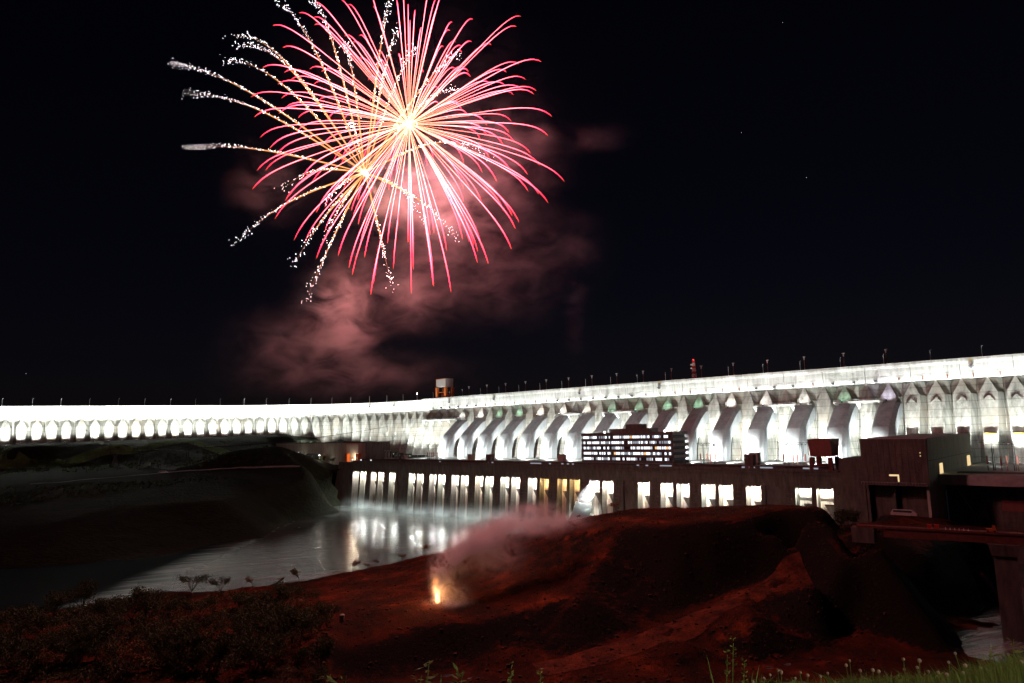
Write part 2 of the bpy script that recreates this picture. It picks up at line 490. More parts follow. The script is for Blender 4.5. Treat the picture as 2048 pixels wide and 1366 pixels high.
near = []
edge = [(-150, 1262, 3), (0, 1240, 4), (150, 1217, 5), (250, 1196, 5), (340, 1180, 6), (430, 1183, 6), (520, 1170, 7), (600, 1160, 7), (700, 1142, 7),
        (800, 1122, 8), (870, 1112, 9), (920, 1100, 12), (960, 1084, 18), (1040, 1064, 26), (1110, 1046, 32), (1180, 1032, 37), (1250, 1019, 39), (1325, 1015, 40), (1400, 1012, 41),
        (1500, 1009, 42), (1560, 1006, 43), (1640, 1011, 43), (1655, 1017, 43)]
for x, y, z in edge:
    near.append(spot(x, y, z))
    near.append(spot(x, y, z, 1.06 if z < 15 else 1.08, -6 if z < 15 else 20))
    near.append(spot(x, y, z, 1.3, -16))
near += [spot(*q) for q in [
    (-150, 1366, 8), (0, 1366, 9), (100, 1300, 8), (300, 1300, 8), (250, 1240, 7), (400, 1240, 8), (500, 1310, 8), (600, 1220, 8), (700, 1195, 9), (800, 1165, 10), (640, 1265, 8),
    (560, 1318, 11), (620, 1280, 13), (690, 1243, 14), (760, 1222, 14), (820, 1206, 14), (875, 1207, 14), (1000, 1195, 16), (1100, 1182, 18), (1170, 1168, 20), (900, 1245, 13), (800, 1265, 12), (700, 1298, 10),
    (1000, 1232, 14), (1100, 1206, 16.3), (1160, 1192, 18), (960, 1150, 15), (870, 1165, 11), (1000, 1120, 20), (1100, 1100, 27), (1100, 1140, 21),
    (900, 1308, 4), (1000, 1290, 6), (800, 1334, 3), (1150, 1314, 2), (1220, 1284, 3.5), (700, 1362, 2), (900, 1345, 0),
    (1720, 1052, 36), (1650, 1095, 28), (1600, 1130, 23), (1500, 1185, 14), (1400, 1228, 9), (1300, 1272, 5), (1180, 1310, 3), (1060, 1345, 1),
    (1745, 1085, 35), (1690, 1120, 28.5), (1630, 1160, 22), (1510, 1222, 13), (1390, 1280, 7), (1260, 1330, 3),
    (1730, 1135, 22), (1650, 1192, 14), (1550, 1252, 6), (1410, 1312, 1),
    (1570, 1138, 19.5), (1500, 1170, 14.5), (1425, 1200, 10.5), (1350, 1228, 7.5), (1280, 1262, 5), (1620, 1100, 25.5),
    (1130, 1062, 34), (1180, 1058, 36), (1240, 1054, 37.5), (1300, 1051, 38.5), (1360, 1047, 39.2), (1420, 1043, 40), (1490, 1038, 41), (1560, 1033, 42), (1610, 1031, 42.5), (1645, 1030, 42.8),
    (1400, 1026, 40.5), (1250, 1036, 38.5), (1550, 1020, 42.5), (1620, 1020, 43), (1330, 1032, 39.5),
    (1668, 1046, 31), (1695, 1074, 30.5),
    (1500, 1335, 0), (1700, 1250, 4), (1650, 1300, 1), (1800, 1180, 13), (1850, 1112, 25), (1780, 1110, 28), (1940, 1150, 10), (1900, 1230, 2), (1950, 1130, 15),
    (1935, 1295, -2), (1905, 1312, 1.5), (1880, 1345, 2.5), (1990, 1240, -4), (2045, 1175, -6), (2045, 1240, -5), (1850, 1330, 1.5), (1990, 1320, -4),
    (1690, 1022, 25), (1760, 1028, 27), (1850, 1024, 27), (1800, 1036, 33), (1900, 1040, 28), (1950, 1050, 20), (1900, 1075, 26)]]
near += [(250, 345, -8), (290, 400, -10), (330, 320, -8), (230, 260, -5), (270, 300, -8), (360, 420, -10), (235, 230, 2), (290, 230, 5)]
near += [(x, y, z) for x in (-220, -120, -50, 0, 50, 110) for y, z in ((12, 66), (60, 46), (110, 24), (160, 6))]
near += [(170, 12, 68), (170, 60, 48), (180, 110, 24), (190, 160, 6), (-300, 100, 30), (-300, 200, 10)]
zf = tin_field(near, 2)


def fractal(x, y, s, octv=5):
    return noise.fractal(Vector((x * s, y * s, 3.1)), 0.9, 2.1, octv)


def grid_terrain(name, zfun, xs, ys, amp, mat, kind="structure", keep=None):
    X, Y = np.meshgrid(xs, ys)
    Z = zfun(X, Y).reshape(X.shape)
    nx, ny = len(xs), len(ys)
    v = []
    for j in range(ny):
        for i in range(nx):
            x, y = X[j, i], Y[j, i]
            v.append((x, y, Z[j, i] + amp * (0.8 * fractal(x, y, 0.05) + 0.45 * fractal(x, y, 0.22, 4))))
    f = [(j * nx + i, j * nx + i + 1, (j + 1) * nx + i + 1, (j + 1) * nx + i) for j in range(ny - 1) for i in range(nx - 1)
         if keep is None or keep(X[j, i], Y[j, i])]
    me = bpy.data.meshes.new(name); me.from_pydata(v, [], f); me.materials.append(mat)
    me.polygons.foreach_set("use_smooth", [True] * len(me.polygons))
    o = bpy.data.objects.new(name, me); COL.objects.link(o)
    o["kind"] = kind
    return o, np.array(v).reshape(ny, nx, 3)


def sampler(V, xs, ys):
    def h(x, y):
        i = min(max(int(np.searchsorted(xs, x)) - 1, 0), len(xs) - 2); j = min(max(int(np.searchsorted(ys, y)) - 1, 0), len(ys) - 2)
        u = (x - xs[i]) / (xs[i + 1] - xs[i]); w = (y - ys[j]) / (ys[j + 1] - ys[j])
        u = min(max(u, 0), 1); w = min(max(w, 0), 1)
        return (V[j, i, 2] * (1 - u) + V[j, i + 1, 2] * u) * (1 - w) + (V[j + 1, i, 2] * (1 - u) + V[j + 1, i + 1, 2] * u) * w
    return h


xs = np.linspace(-330, 345, 271)
ys = np.r_[np.linspace(8, 190, 40), np.linspace(193, 470, 150)]
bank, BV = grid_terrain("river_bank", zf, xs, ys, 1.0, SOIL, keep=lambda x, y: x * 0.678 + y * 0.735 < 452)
hb = sampler(BV, xs, ys)

# wing of the dam: the crest curve
WP = np.array([(-627.7, 847.6), (-613.9, 855.3), (-600.1, 863.0), (-586.5, 870.9), (-573.2, 879.4), (-559.9, 888.0), (-546.6, 896.5), (-533.9, 904.6),
               (-520.8, 913.0), (-507.6, 921.4), (-494.3, 930.0), (-481.1, 938.4), (-467.6, 946.7), (-454.1, 954.3), (-439.9, 962.3), (-426.0, 970.1),
               (-412.1, 978.0), (-397.8, 985.1), (-383.4, 991.7), (-369.0, 998.3), (-354.6, 1004.9), (-340.5, 1011.4), (-326.2, 1016.2), (-311.1, 1019.3),
               (-296.3, 1023.7), (-281.6, 1027.5), (-265.1, 1025.7), (-249.6, 1024.1), (-234.2, 1020.0), (-219.2, 1014.1), (-204.3, 1008.3), (-190.2, 1001.5),
               (-176.7, 993.0), (-163.9, 985.0), (-152.2, 977.2), (-140.5, 969.0), (-129.1, 965.5), (-116.6, 954.0), (-104.1, 942.4)])
ti = np.arange(len(WP))
wts = np.ones(len(WP)); wts[-3:] = 4
px_, py_ = np.polyfit(ti, WP[:, 0], 6, w=wts), np.polyfit(ti, WP[:, 1], 6, w=wts)


def wing(t):
    """point on the crest line and its direction; t counts buttresses, 36 = start of the straight dam"""
    if t < 0:
        p0 = np.array([np.polyval(px_, 0), np.polyval(py_, 0)]); d = np.array([np.polyval(np.polyder(px_), 0), np.polyval(np.polyder(py_), 0)])
        p = p0 + d * t
    else:
        p = np.array([np.polyval(px_, t), np.polyval(py_, t)]); d = np.array([np.polyval(np.polyder(px_), t), np.polyval(np.polyder(py_), t)])
    d = d / np.linalg.norm(d)
    return Vector((p[0], p[1], 0)), Vector((d[0], d[1], 0))


# far bank
far = []
for x, y in [(-300, 1165), (0, 1136), (171, 1124), (342, 1110), (437, 1083), (530, 1071), (581, 1042), (649, 1024), (683, 1011)]:
    far.append(spot(x, y, 0.5)); far.append(spot(x, y, 0.5, 0.95, -6)); far.append(spot(x, y, 0.5, 0.86, -14))
far += [spot(*q) for q in [(-200, 1050, 22), (100, 1040, 22), (300, 1010, 26), (450, 1000, 27), (500, 980, 31), (600, 968, 33), (640, 985, 22), (655, 1000, 12),
                           (-200, 985, 40), (100, 967, 42), (320, 948, 45), (480, 938, 47), (620, 938, 46), (665, 945, 38),
                           (0, 940, 52), (200, 930, 54), (400, 925, 53), (-200, 918, 66),
                           (0, 915, 66), (260, 905, 67), (480, 897, 69), (120, 900, 71), (0, 893, 76), (250, 889, 77), (560, 890, 72)]]
for t, z in [(-6, 80), (0, 81), (5, 81.5), (10, 82.5), (15, 84), (19, 85), (22, 85), (24, 82), (26, 77), (28, 70), (30, 62), (33, 56), (36, 52)]:
    p, d = wing(t)
    nn = Vector((d.y, -d.x, 0))
    q = p + nn * 14; far.append((q.x, q.y, z))
    q = p + nn * 55; far.append((q.x, q.y, z - (2 if t < 24 else 6)))
    q = p - nn * 30; far.append((q.x, q.y, z))
for a in (-700, -760, -820, -880, -940):
    p = W(a, 480, 0); far.append((p.x, p.y, 47)); p = W(a, 520, 0); far.append((p.x, p.y, 50)); p = W(a, 560, 0); far.append((p.x, p.y, 52))
far += [(*W(a, n, 0).to_tuple()[:2], -14) for a in (-690, -640, -560, -480, -400, -300) for n in (445, 466)]
zfar = tin_field(far, 3)
fxs = np.linspace(-720, 30, 190); fys = np.linspace(400, 1080, 170)
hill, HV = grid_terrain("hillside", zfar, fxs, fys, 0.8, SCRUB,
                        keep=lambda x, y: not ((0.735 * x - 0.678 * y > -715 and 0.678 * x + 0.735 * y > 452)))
hh = sampler(HV, fxs, fys)

MB().add([(-6000, -200, 0), (6000, -200, 0), (6000, 9000, 0), (-6000, 9000, 0)], [(0, 1, 2, 3)]).build("river_bed", DARKC)["kind"] = "structure"
bpy.data.objects["river_bed"].location.z = -30
river = MB()
NXR, NYR = 30, 30
for j in range(NYR + 1):
    for i in range(NXR + 1):
        river.v.append((-1400 + i * 1900 / NXR, 150 + j * 800 / NYR, 0))
for j in range(NYR):
    for i in range(NXR):
        a = j * (NXR + 1) + i
        river.f.append((a, a + 1, a + NXR + 2, a + NXR + 1)); river.m.append(0)
river = river.build("river", WATER); river["kind"] = "structure"

# service yard between powerhouse and dam
y_ = MB(); y_.box(-700, 60, 474.5, 640, 44, 50)
yard = y_.build("service_yard", YARD, None, (0, 0, 0), DAM_ROT); yard["kind"] = "structure"
# mown terraces and a road on the far hillside
def strip(name, pts, w, mat, lift=0.35, hf=None):
    b = MB(); rows = []
    P = [Vector(p) for p in pts]
    S = []
    for i in range(len(P) - 1):
        for k in range(8): S.append(P[i].lerp(P[i + 1], k / 8))
    S.append(P[-1])
    for i, p in enumerate(S):
        t = (S[min(i + 1, len(S) - 1)] - S[max(i - 1, 0)]); t.z = 0; t.normalize()
        s = Vector((t.y, -t.x, 0))
        row = []
        for e in (-1, -0.33, 0.33, 1):
            q = p + s * (w / 2 * e)
            row.append((q.x, q.y, (hf(q.x, q.y) if hf else p.z) + lift))
        rows.append(row)
    b.loft(rows, 0, False, False)
    o = b.build(name, mat); o["kind"] = "structure"
    return o


strip("terrace_lawn", [at_z(x, y, z) for x, y, z in ((-60, 917, 66), (120, 911, 66.5), (260, 905, 67), (380, 899, 68), (520, 894, 69.5))], 16, GRASSY, 0.7, hh)
strip("upper_lawn", [at_z(x, y, z) for x, y, z in ((-60, 889, 76.5), (60, 888, 77), (140, 890, 77))], 14, GRASSY, 0.7, hh)
strip("hill_road", [at_z(x, y, z) for x, y, z in ((60, 971, 41), (100, 967, 42), (320, 948, 45), (480, 938, 47), (600, 937, 46.5))], 3.2, YARD, 1.0, hh)

strip("lit_dirt_track", [at_z(x, y, z) for x, y, z in ((1612, 1136, 22.5), (1580, 1151, 19.6), (1500, 1190, 13.5), (1400, 1236, 8.5), (1300, 1280, 4.8), (1180, 1318, 2.6), (1080, 1345, 1.2))], 13, TRACK, 0.16, hb)  # paler soil along the track puts the bench's lit look into the colour
# ------------------------------------------------------------------ the dam
Z_CREST, Z_BEAM = 127.8, 113.2
DN = 622.0
BAT = 0.33
DAM_A0 = -749.7
dam = empty("dam", W(-400, DN, 50), "huge floodlit concrete dam curving across the valley behind the powerhouse", "dam", None, DAM_ROT)
OFF = Vector((-400, DN, 50))


def nf(z):
    return 1.5 - BAT * (Z_BEAM - z)


HDEEP = 10.0


def buttress_mesh(kind, sc_=1.0, zb=50.0):
    """one buttress head in its own frame: x along the dam, y away from the viewer, z height over 50"""
    b = MB(); rings = []
    prof = {
        'broad': [(113.1, 0.25), (101.5, 5.9), (96, 5.9), (70, 4.6), (50, 4.0)],
        'ridge': [(113.1, 0.25), (101, 5.4), (99, 5.4), (76, 0.5), (50, 0.4)],
        'wing': [(113.1, 0.2), (101.5, 5.5), (99, 5.5), (76, 4.3), (70, 4.0)],
        'keel': [(113.1, 0.25), (101.5, 5.2), (99.5, 5.2), (82, 0.4), (50, 0.35)],
        'main': [(113.1, 0.25), (101, 5.6), (99, 5.6), (80, 3.2), (50, 2.0)],
    }[kind]
    prof = [(z, h * sc_) for z, h in prof if z >= zb] + ([(zb, prof[-1][1])] if prof[-1][0] > zb else [])
    hb_ = 8.45 * sc_
    for z, h in prof:
        y = nf(z)
        rings.append([(-hb_, y + HDEEP, z - 50), (-h, y, z - 50), (h, y, z - 50), (hb_, y + HDEEP, z - 50)])
    b.loft(rings)
    return b.mesh("buttress", CONC)


BM = {k: buttress_mesh(k) for k in ('broad', 'ridge', 'keel', 'main')}
BM['wing'] = buttress_mesh('wing', 0.925, 68.0)
BM['keelw'] = buttress_mesh('keel', 0.925, 50.0)


def part(mesh, name, parent, loc=(0, 0, 0), rot=0.0):
    o = bpy.data.objects.new(name, mesh); COL.objects.link(o)
    o.parent = parent; o.location = loc; o.rotation_euler = (0, 0, rot)
    return o


HEADS = []
for k in range(0, 58):
    kind = 'broad' if k >= 36 else ('broad' if (k % 2 == 1 and k >= 5) else ('main' if k >= 27 else ('ridge' if k >= 5 else 'keel')))
    o = part(BM[kind], "buttress", dam, (DAM_A0 + 17 * k - OFF.x, 0, 0))
    HEADS.append(o)


def to_dam(p):
    return Vector((p.dot(AX) - OFF.x, p.dot(NX) - OFF.y, 0))


for t in range(-5, 36):
    p, d = wing(t)
    q = to_dam(p); r = math.atan2(d.y, d.x) - DAM_ROT
    part(BM['wing'] if t < 22 else BM['keelw'], "buttress", dam, q, r)

# crest wall: panels of two buttresses each on the straight, one each on the curve
CP = [(0.2, 113.2), (-0.4, 114.2), (0.35, 119), (0.25, 124.5), (-0.6, 127.0), (-0.6, 127.8), (14, 127.8), (14, 113.2)]
def crest_mesh(half):
    b = MB()
    b.loft([[(x, y, z - 50) for y, z in CP] for x in (-half, half)])
    return b.mesh("crest_panel", CREST)


cm = crest_mesh(16.86)
for k in range(0, 58, 2):
    part(cm, "crest_panel", dam, (DAM_A0 + 17 * k + 17 - OFF.x, 0, 0))
cw = crest_mesh(7.9)
for t in range(-5, 36):
    p, d = wing(t + 0.5)
    part(cw, "crest_panel", dam, to_dam(p), math.atan2(d.y, d.x) - DAM_ROT)
# solid body behind the heads
b = MB()
ring = lambda z: [(-360, nf(z) + 9.6, z - 50), (620, nf(z) + 9.6, z - 50), (620, 16, z - 50), (-360, 16, z - 50)]
b.loft([ring(113.0), ring(80), ring(46)])
b.build("core_wall", CONC, dam)
b = MB(); top, bot, tb, bb = [], [], [], []
rings = []
for i in range(-5, 38):
    p, d = wing(i); q = to_dam(p); r = Vector((d.x, d.y, 0)); nn = Vector((-d.y, d.x, 0))
    loc = lambda off, z: (to_dam(p + nn * off).x, to_dam(p + nn * off).y, z - 50)
    rings.append([loc(nf(113) + 9.6, 113), loc(nf(50) + 9.6, 46), loc(16, 46), loc(16, 113)])
b.loft(rings)
b.build("core_wall", CONC, dam)
# brown waterproofing strip under the crest overhang is the underside of the panels; road parapet on top
b = MB()
b.box(DAM_A0 - OFF.x, 610, -0.55, -0.25, 77.8, 78.9)
b.build("parapet", CREST, dam)

# penstock casings, every second buttress
pen = [(0.6, 99.0), (-3.5, 97.5), (-11, 93.0), (-29.5, 78.0), (-36, 63.0), (-37.5, 49.5)]
b = MB(); rings = []
for i, (y, z) in enumerate(pen):
    hw, ch = 5.5, 2.6
    cd = 3.2
    back = 12.0
    # ring cut square to the run of the casing
    j0, j1 = max(i - 1, 0), min(i + 1, len(pen) - 1)
    ty, tz = pen[j1][0] - pen[j0][0], pen[j1][1] - pen[j0][1]
    L = math.hypot(ty, tz); ny, nz_ = -tz / L, ty / L   # inward normal (towards the dam and down)
    if ny < 0: ny, nz_ = -ny, -nz_
    def pt(x, dd): return (x, y + ny * dd, z - 50 + nz_ * dd)
    rings.append([pt(-hw - ch, back), pt(-hw - ch, cd), pt(-hw, 0), pt(hw, 0), pt(hw + ch, cd), pt(hw + ch, back)])
b.loft(rings)
PM = b.mesh("penstock", PIPE)
b = MB(); b.loft([[(-7.1, -0.5, 48.2), (7.1, -0.5, 48.2), (7.1, 2.5, 48.2), (-7.1, 2.5, 48.2)], [(-7.1, -0.5, 49.4), (7.1, -0.5, 49.4), (7.1, 2.5, 49.4), (-7.1, 2.5, 49.4)]])
for k in range(5, 36, 2):
    part(PM, "penstock", dam, (DAM_A0 + 17 * k - OFF.x, -1.2, 0))

# access platforms bridging three heads, with brackets and rails
for k0, k1 in ((0.6, 5.4), (14.6, 17.3), (18.4, 21.2), (28.4, 31.4), (32.6, 34.9)):
    b = MB()
    x0, x1 = DAM_A0 + 17 * k0 - OFF.x, DAM_A0 + 17 * k1 - OFF.x
    b.box(x0, x1, -9.5, -1.0, 47.5, 49.2)
    o = b.build("platform", CREST, dam)
    rb = MB()
    rb.box(x0, x1, -9.5, -9.35, 50.3, 50.45)
    nx_ = int((x1 - x0) / 3)
    for i in range(nx_ + 1):
        xx = x0 + (x1 - x0) * i / nx_
        rb.box(xx - .08, xx + .08, -9.5, -9.35, 49.2, 50.4)
    rl = rb.build("railing", STEEL, o)
    bk = MB(); xx = x0 + 2
    while xx < x1:
        bk.loft([[(xx - 1.6, -8.5, 47.5), (xx + 1.6, -8.5, 47.5), (xx + 1.6, 0, 47.5), (xx - 1.6, 0, 47.5)], [(xx - .7, -3.5, 42), (xx + .7, -3.5, 42), (xx + .7, 0, 42), (xx - .7, 0, 42)]])
        xx += 17
    bk.build("bracket", CREST, o)

# arched recess details and yellow railings on the broad right-hand heads
for k in range(36, 42):
    x = DAM_A0 + 17 * k - OFF.x
    b = MB()
    f = lambda z, d: nf(z) - d
    for s in (-1, 1):
        b.loft([[(x + s * 0.1, f(99.8, 0.02), 49.8), (x + s * 0.1, f(99.8, 0.9), 49.8), (x + s * 0.1, f(98.6, 0.9), 48.6), (x + s * 0.1, f(98.6, 0.02), 48.6)],
                [(x + s * 3.6, f(95.8, 0.02), 45.8), (x + s * 3.6, f(95.8, 0.9), 45.8), (x + s * 3.6, f(94.8, 0.9), 44.8), (x + s * 3.6, f(94.8, 0.02), 44.8)]])
    b.build("arch_hood", CONC, dam)
    b = MB(); b.box(x - 3.4, x + 3.4, f(70, 2.2), f(70, -1), 19.6, 20.0)
    o = b.build("walkway", STEEL, dam)
    y2 = MB(); y2.box(x - 3.4, x + 3.4, f(70, 2.2), f(70, 2.1), 20.0, 21.4)
    y2.build("railing", YELLOW, o)

# ------------------------------------------------------------------ floodlights that light the dam
WHITE = (0.94, 1.0, 0.95)


def flood_fixture():
    t = empty("floodlight", (0, 0, 0), "x", "floodlight")
    b = MB(); b.box(-0.9, 0.9, -0.4, 0.4, 0, 0.25); b.bar((-0.6, 0, .25), (-0.6, 0, 1.0), .14); b.bar((0.6, 0, .25), (0.6, 0, 1.0), .14)
    b.build("stand", DARKM, t)
    b = MB(); b.loft([[(-.8, -.5, .8), (.8, -.5, .8), (.8, .1, .6), (-.8, .1, .6)], [(-1.0, -.3, 1.5), (1.0, -.3, 1.5), (1.0, .6, 1.2), (-1.0, .6, 1.2)]])
    h = b.build("lamp_head", DARKM, t)
    b = MB(); b.add([(-.9, -.25, 1.53), (.9, -.25, 1.53), (.9, .55, 1.24), (-.9, .55, 1.24)], [(0, 1, 2, 3)])
    b.build("lens", GLOWW, h)
    return t


fl0 = flood_fixture()
first = True
def place_flood(loc, rot, label, group):
    global first
    if first:
        fl0.location = loc; fl0.rotation_euler = (0, 0, rot); fl0["label"] = label; fl0["group"] = group; first = False
        return fl0
    return copy_tree(fl0, loc, rot, label, group)


P_BASE = 500e3
P_WING = 260e3
P_YARD = 450e3
P_STRIP = 2100
P_FRONT = 170e3
rl = random.Random(17)
for k in range(0, 58, 1):
    a = DAM_A0 + 17 * k
    if k % 2 == 1 and 5 <= k <= 35: continue
    n = DN - (36 if k < 5 else (32 if k < 36 or k > 38 else 31))
    loc = W(a, n, 50)
    if k < 42:
        place_flood(loc, DAM_ROT, "yard floodlight aimed up at the dam between its penstocks", "floodlights in the yard at the foot of the dam")
    light("floodlight_beam", 'SPOT', loc + Vector((0, 0, 2.2)), P_BASE * (.55 if k < 5 else (.8 if 35 < k < 41 else (1.1 if k > 40 else 1.1))) * rl.uniform(.72, 1.25), WHITE, W(a, DN - 6, 88), 0.5, angle=R(70 if k < 5 else (60 if k < 36 else 56)), blend=1.0)
    if not -140 < a + 8.5 < -86: light("yard_flood_beam", 'SPOT', W(a + 8.5, DN - 74, 52), P_YARD * (.12 if k < 4 else (1.5 if k < 35 else .10)), WHITE, W(a + 8.5, DN - 34, 55), 0.5, angle=R(58), blend=.8)
    if k % 2 == 0:
        if not -140 < a + 8 < -86: light("front_fill_light", 'SPOT', W(a + 8, DN - 118, 56), P_FRONT * (.5 if k < 4 else (.25 if k > 33 else .8)), WHITE, W(a + 8, DN - 5, 84), 0.5, angle=R(64), blend=1.0)  # unseen frontal fill added to brighten the penstock faces; no fixture stands here
for t in range(-5, 36, 1):
    p, d = wing(t)
    nn = Vector((d.y, -d.x, 0))
    off = 25 if t < 22 else 40
    zg = max(hh(p.x + nn.x * off, p.y + nn.y * off), 50)
    loc = p + nn * off + Vector((0, 0, zg))
    place_flood(loc, math.atan2(d.y, d.x), "floodlight on the slope aimed up at the curved dam wing", "floodlights along the dam wing")
    light("floodlight_beam", 'SPOT', loc + Vector((0, 0, 2.2)), P_WING * (1 if t < 22 else (1.1 if t < 27 else .8)) * rl.uniform(.6, 1.3), WHITE, p + nn * 3 + Vector((0, 0, 100)), 0.5, angle=R(64 if t < 22 else 66), blend=1.0)
# lines of lamps along the foot of the crest wall
for k in range(0, 58, 2):
    light("crest_lamp_light", 'AREA', W(DAM_A0 + 17 * k + 17, DN - 3.4, 113.6), P_STRIP * 2, WHITE, W(DAM_A0 + 17 * k + 17, DN, 119.5), 33, .3)
for t in range(-5, 36, 2):
    p, d = wing(t + 1); nn = Vector((d.y, -d.x, 0))
    light("crest_lamp_light", 'AREA', p + nn * 3.4 + Vector((0, 0, 113.6)), P_STRIP * (50 if t < 22 else (20 if t < 26 else 6)), WHITE, p + Vector((0, 0, 119.5)), 30, .3)

# ------------------------------------------------------------------ things on the crest
def a_on_crest(x, n=624.0):
    y = 735 - 0.0745 * (x - 1700)
    return on_n(x, y, n)[0]


def crest_point(x, off=2.0):
    """a point standing on the crest roadway seen at picture column x"""
    if x >= 845:
        return W(a_on_crest(x, DN + off), DN + off, Z_CREST), DAM_ROT
    best = None
    for i in range(-50, 370):
        t = i / 10
        p, d = wing(t)
        nn = Vector((-d.y, d.x, 0))
        q = p + nn * off + Vector((0, 0, Z_CREST))
        v = q - EYE
        xx = 1024 + F * v.dot(CR) / v.dot(FWD)
        if best is None or abs(xx - x) < best[0]: best = (abs(xx - x), q, math.atan2(d.y, d.x))
    return best[1], best[2]


st = empty("street_lamp", (0, 0, 0), "x", "street lamp")
b = MB(); b.tube([(0, 0, 0), (0, 0, 8.0), (0.15, -0.25, 8.9), (0.5, -0.8, 9.3), (1.0, -1.5, 9.4)], [0.24, 0.2, 0.17, 0.15, 0.14], 6)
b.build("pole", STEEL, st)
b = MB(); b.loft([[(0.8, -1.2, 9.25), (1.3, -1.5, 9.25), (1.2, -1.9, 9.25), (0.7, -1.6, 9.25)], [(0.85, -1.25, 9.5), (1.25, -1.5, 9.5), (1.15, -1.8, 9.5), (0.75, -1.55, 9.5)]])
b.build("lamp_head", STEEL, st)
LX = [2, 63, 122.7, 180, 235, 288, 340, 390, 439, 487, 533, 577.6, 621.7, 663, 702.5, 739.4, 774.3, 805.6, 866.5, 899, 925, 961, 998, 1038, 1080, 1124, 1171.6, 1221.6, 1275,
      1331.4, 1457.3, 1526.8, 1601.3, 1681.7, 1768.2, 1862, 1965]
nl = sum(1 for x in LX if x < 890)
for i, x in enumerate(LX):
    p, r = crest_point(x, 1.6)
    if x < 890:
        lab = "curved street lamp on the crest, %s left of the gantry crane" % ordinal(nl - i)
    elif x < 1387:
        lab = "curved street lamp on the crest, %s right of the gantry crane" % ordinal(i - nl + 1)
    else:
        lab = "curved street lamp on the crest, %s right of the radio mast" % ordinal(i - LX.index(1457.3) + 1)
    if i == 0:
        st.location = p; st.rotation_euler = (0, 0, r); st["label"] = lab; st["group"] = "street lamps along the dam crest"
    else:
        copy_tree(st, p, r, lab, "street lamps along the dam crest")

hm = empty("light_mast", (0, 0, 0), "x", "light mast")
b = MB(); b.tube([(0, 0, 0), (0, 0, 10.5)], [0.48, 0.40], 8)
b.build("shaft", BROWN, hm)
b = MB(); b.tube([(0, 0, 10.5), (0, 0, 12.2), (0, 0, 12.25), (0, 0, 13.2), (0, 0, 13.6)], [0.45, 0.5, 0.62, 1.25, 1.3], 8)
b.build("flared_head", WHITEP, hm)
MX = [938.3, 974.1, 1011.7, 1051.5, 1093, 1137.8, 1184.5, 1234.5, 1287.2, 1344, 1403.8, 1467.8, 1536.2, 1610, 1689, 1774]
for i, x in enumerate(MX):
    p, r = crest_point(x, 6.0)
    lab = ("white-topped brown light mast on the crest, %s after the gantry crane" if x < 1387 else "white-topped brown light mast on the crest, %s right of the radio mast") % ordinal(i + 1 if x < 1387 else i - 9)
    if i == 0:
        hm.location = p; hm.rotation_euler = (0, 0, r); hm["label"] = lab; hm["group"] = "tall light masts along the dam crest"
    else:
        copy_tree(hm, p, r, lab, "tall light masts along the dam crest")
p, r = crest_point(835, 2.0)
t = empty("light_mast", p, "short crest mast carrying a lit white lamp, left of the gantry crane", "light mast", None, r)
MB().tube([(0, 0, 0), (0, 0, 8.6)], 0.35, 6).build("shaft", STEEL, t)
MB().tube([(0, 0, 8.6), (0, 0, 10.2)], [0.6, 0.6], 6).build("lamp", GLOWW, t)

# viewing balconies hung on the crest wall
bl = empty("balcony", (0, 0, 0), "x", "balcony")
b = MB(); b.box(-1.8, 1.8, -2.0, 0, 0, 0.3); b.loft([[(-1.6, -1.8, 0), (1.6, -1.8, 0), (1.6, 0, 0), (-1.6, 0, 0)], [(-.5, -.4, -1.6), (.5, -.4, -1.6), (.5, 0, -1.6), (-.5, 0, -1.6)]])
b.build("floor_bracket", DARKM, bl)
b = MB(); b.box(-0.8, 0.8, -1.5, -.2, 0.3, 3.2); b.build("cabin", STEEL, bl)
b = MB()
for z in (4.6, 5.6): b.bar((-.7, -1, z), (.7, -1, z), .2)
for x in (-.7, .7): b.bar((x, -1, 3.2), (x, -1, 5.7), .2)
b.build("guard_rail", YELLOW, bl)
BX = [390, 739, 788.6, 898.3, 987.6, 1158.9, 1317.7, 1940.8]
BW = ["on the far left wing", "on the curve of the dam", "where wing and straight dam meet", "below the gantry crane", "second right of the gantry crane", "above the office block's left end",
      "nearest the radio mast", "near the right end of the crest"]
for i, (x, w_) in enumerate(zip(BX, BW)):
    p, r = crest_point(x, -0.7)
    p = Vector((p.x, p.y, 122.2))
    lab = "inspection balcony with yellow rail on the crest wall, " + w_
    if i == 0:
        bl.location = p; bl.rotation_euler = (0, 0, r); bl["label"] = lab; bl["group"] = "inspection balconies on the crest wall"
    else:
        copy_tree(bl, p, r, lab, "inspection balconies on the crest wall")

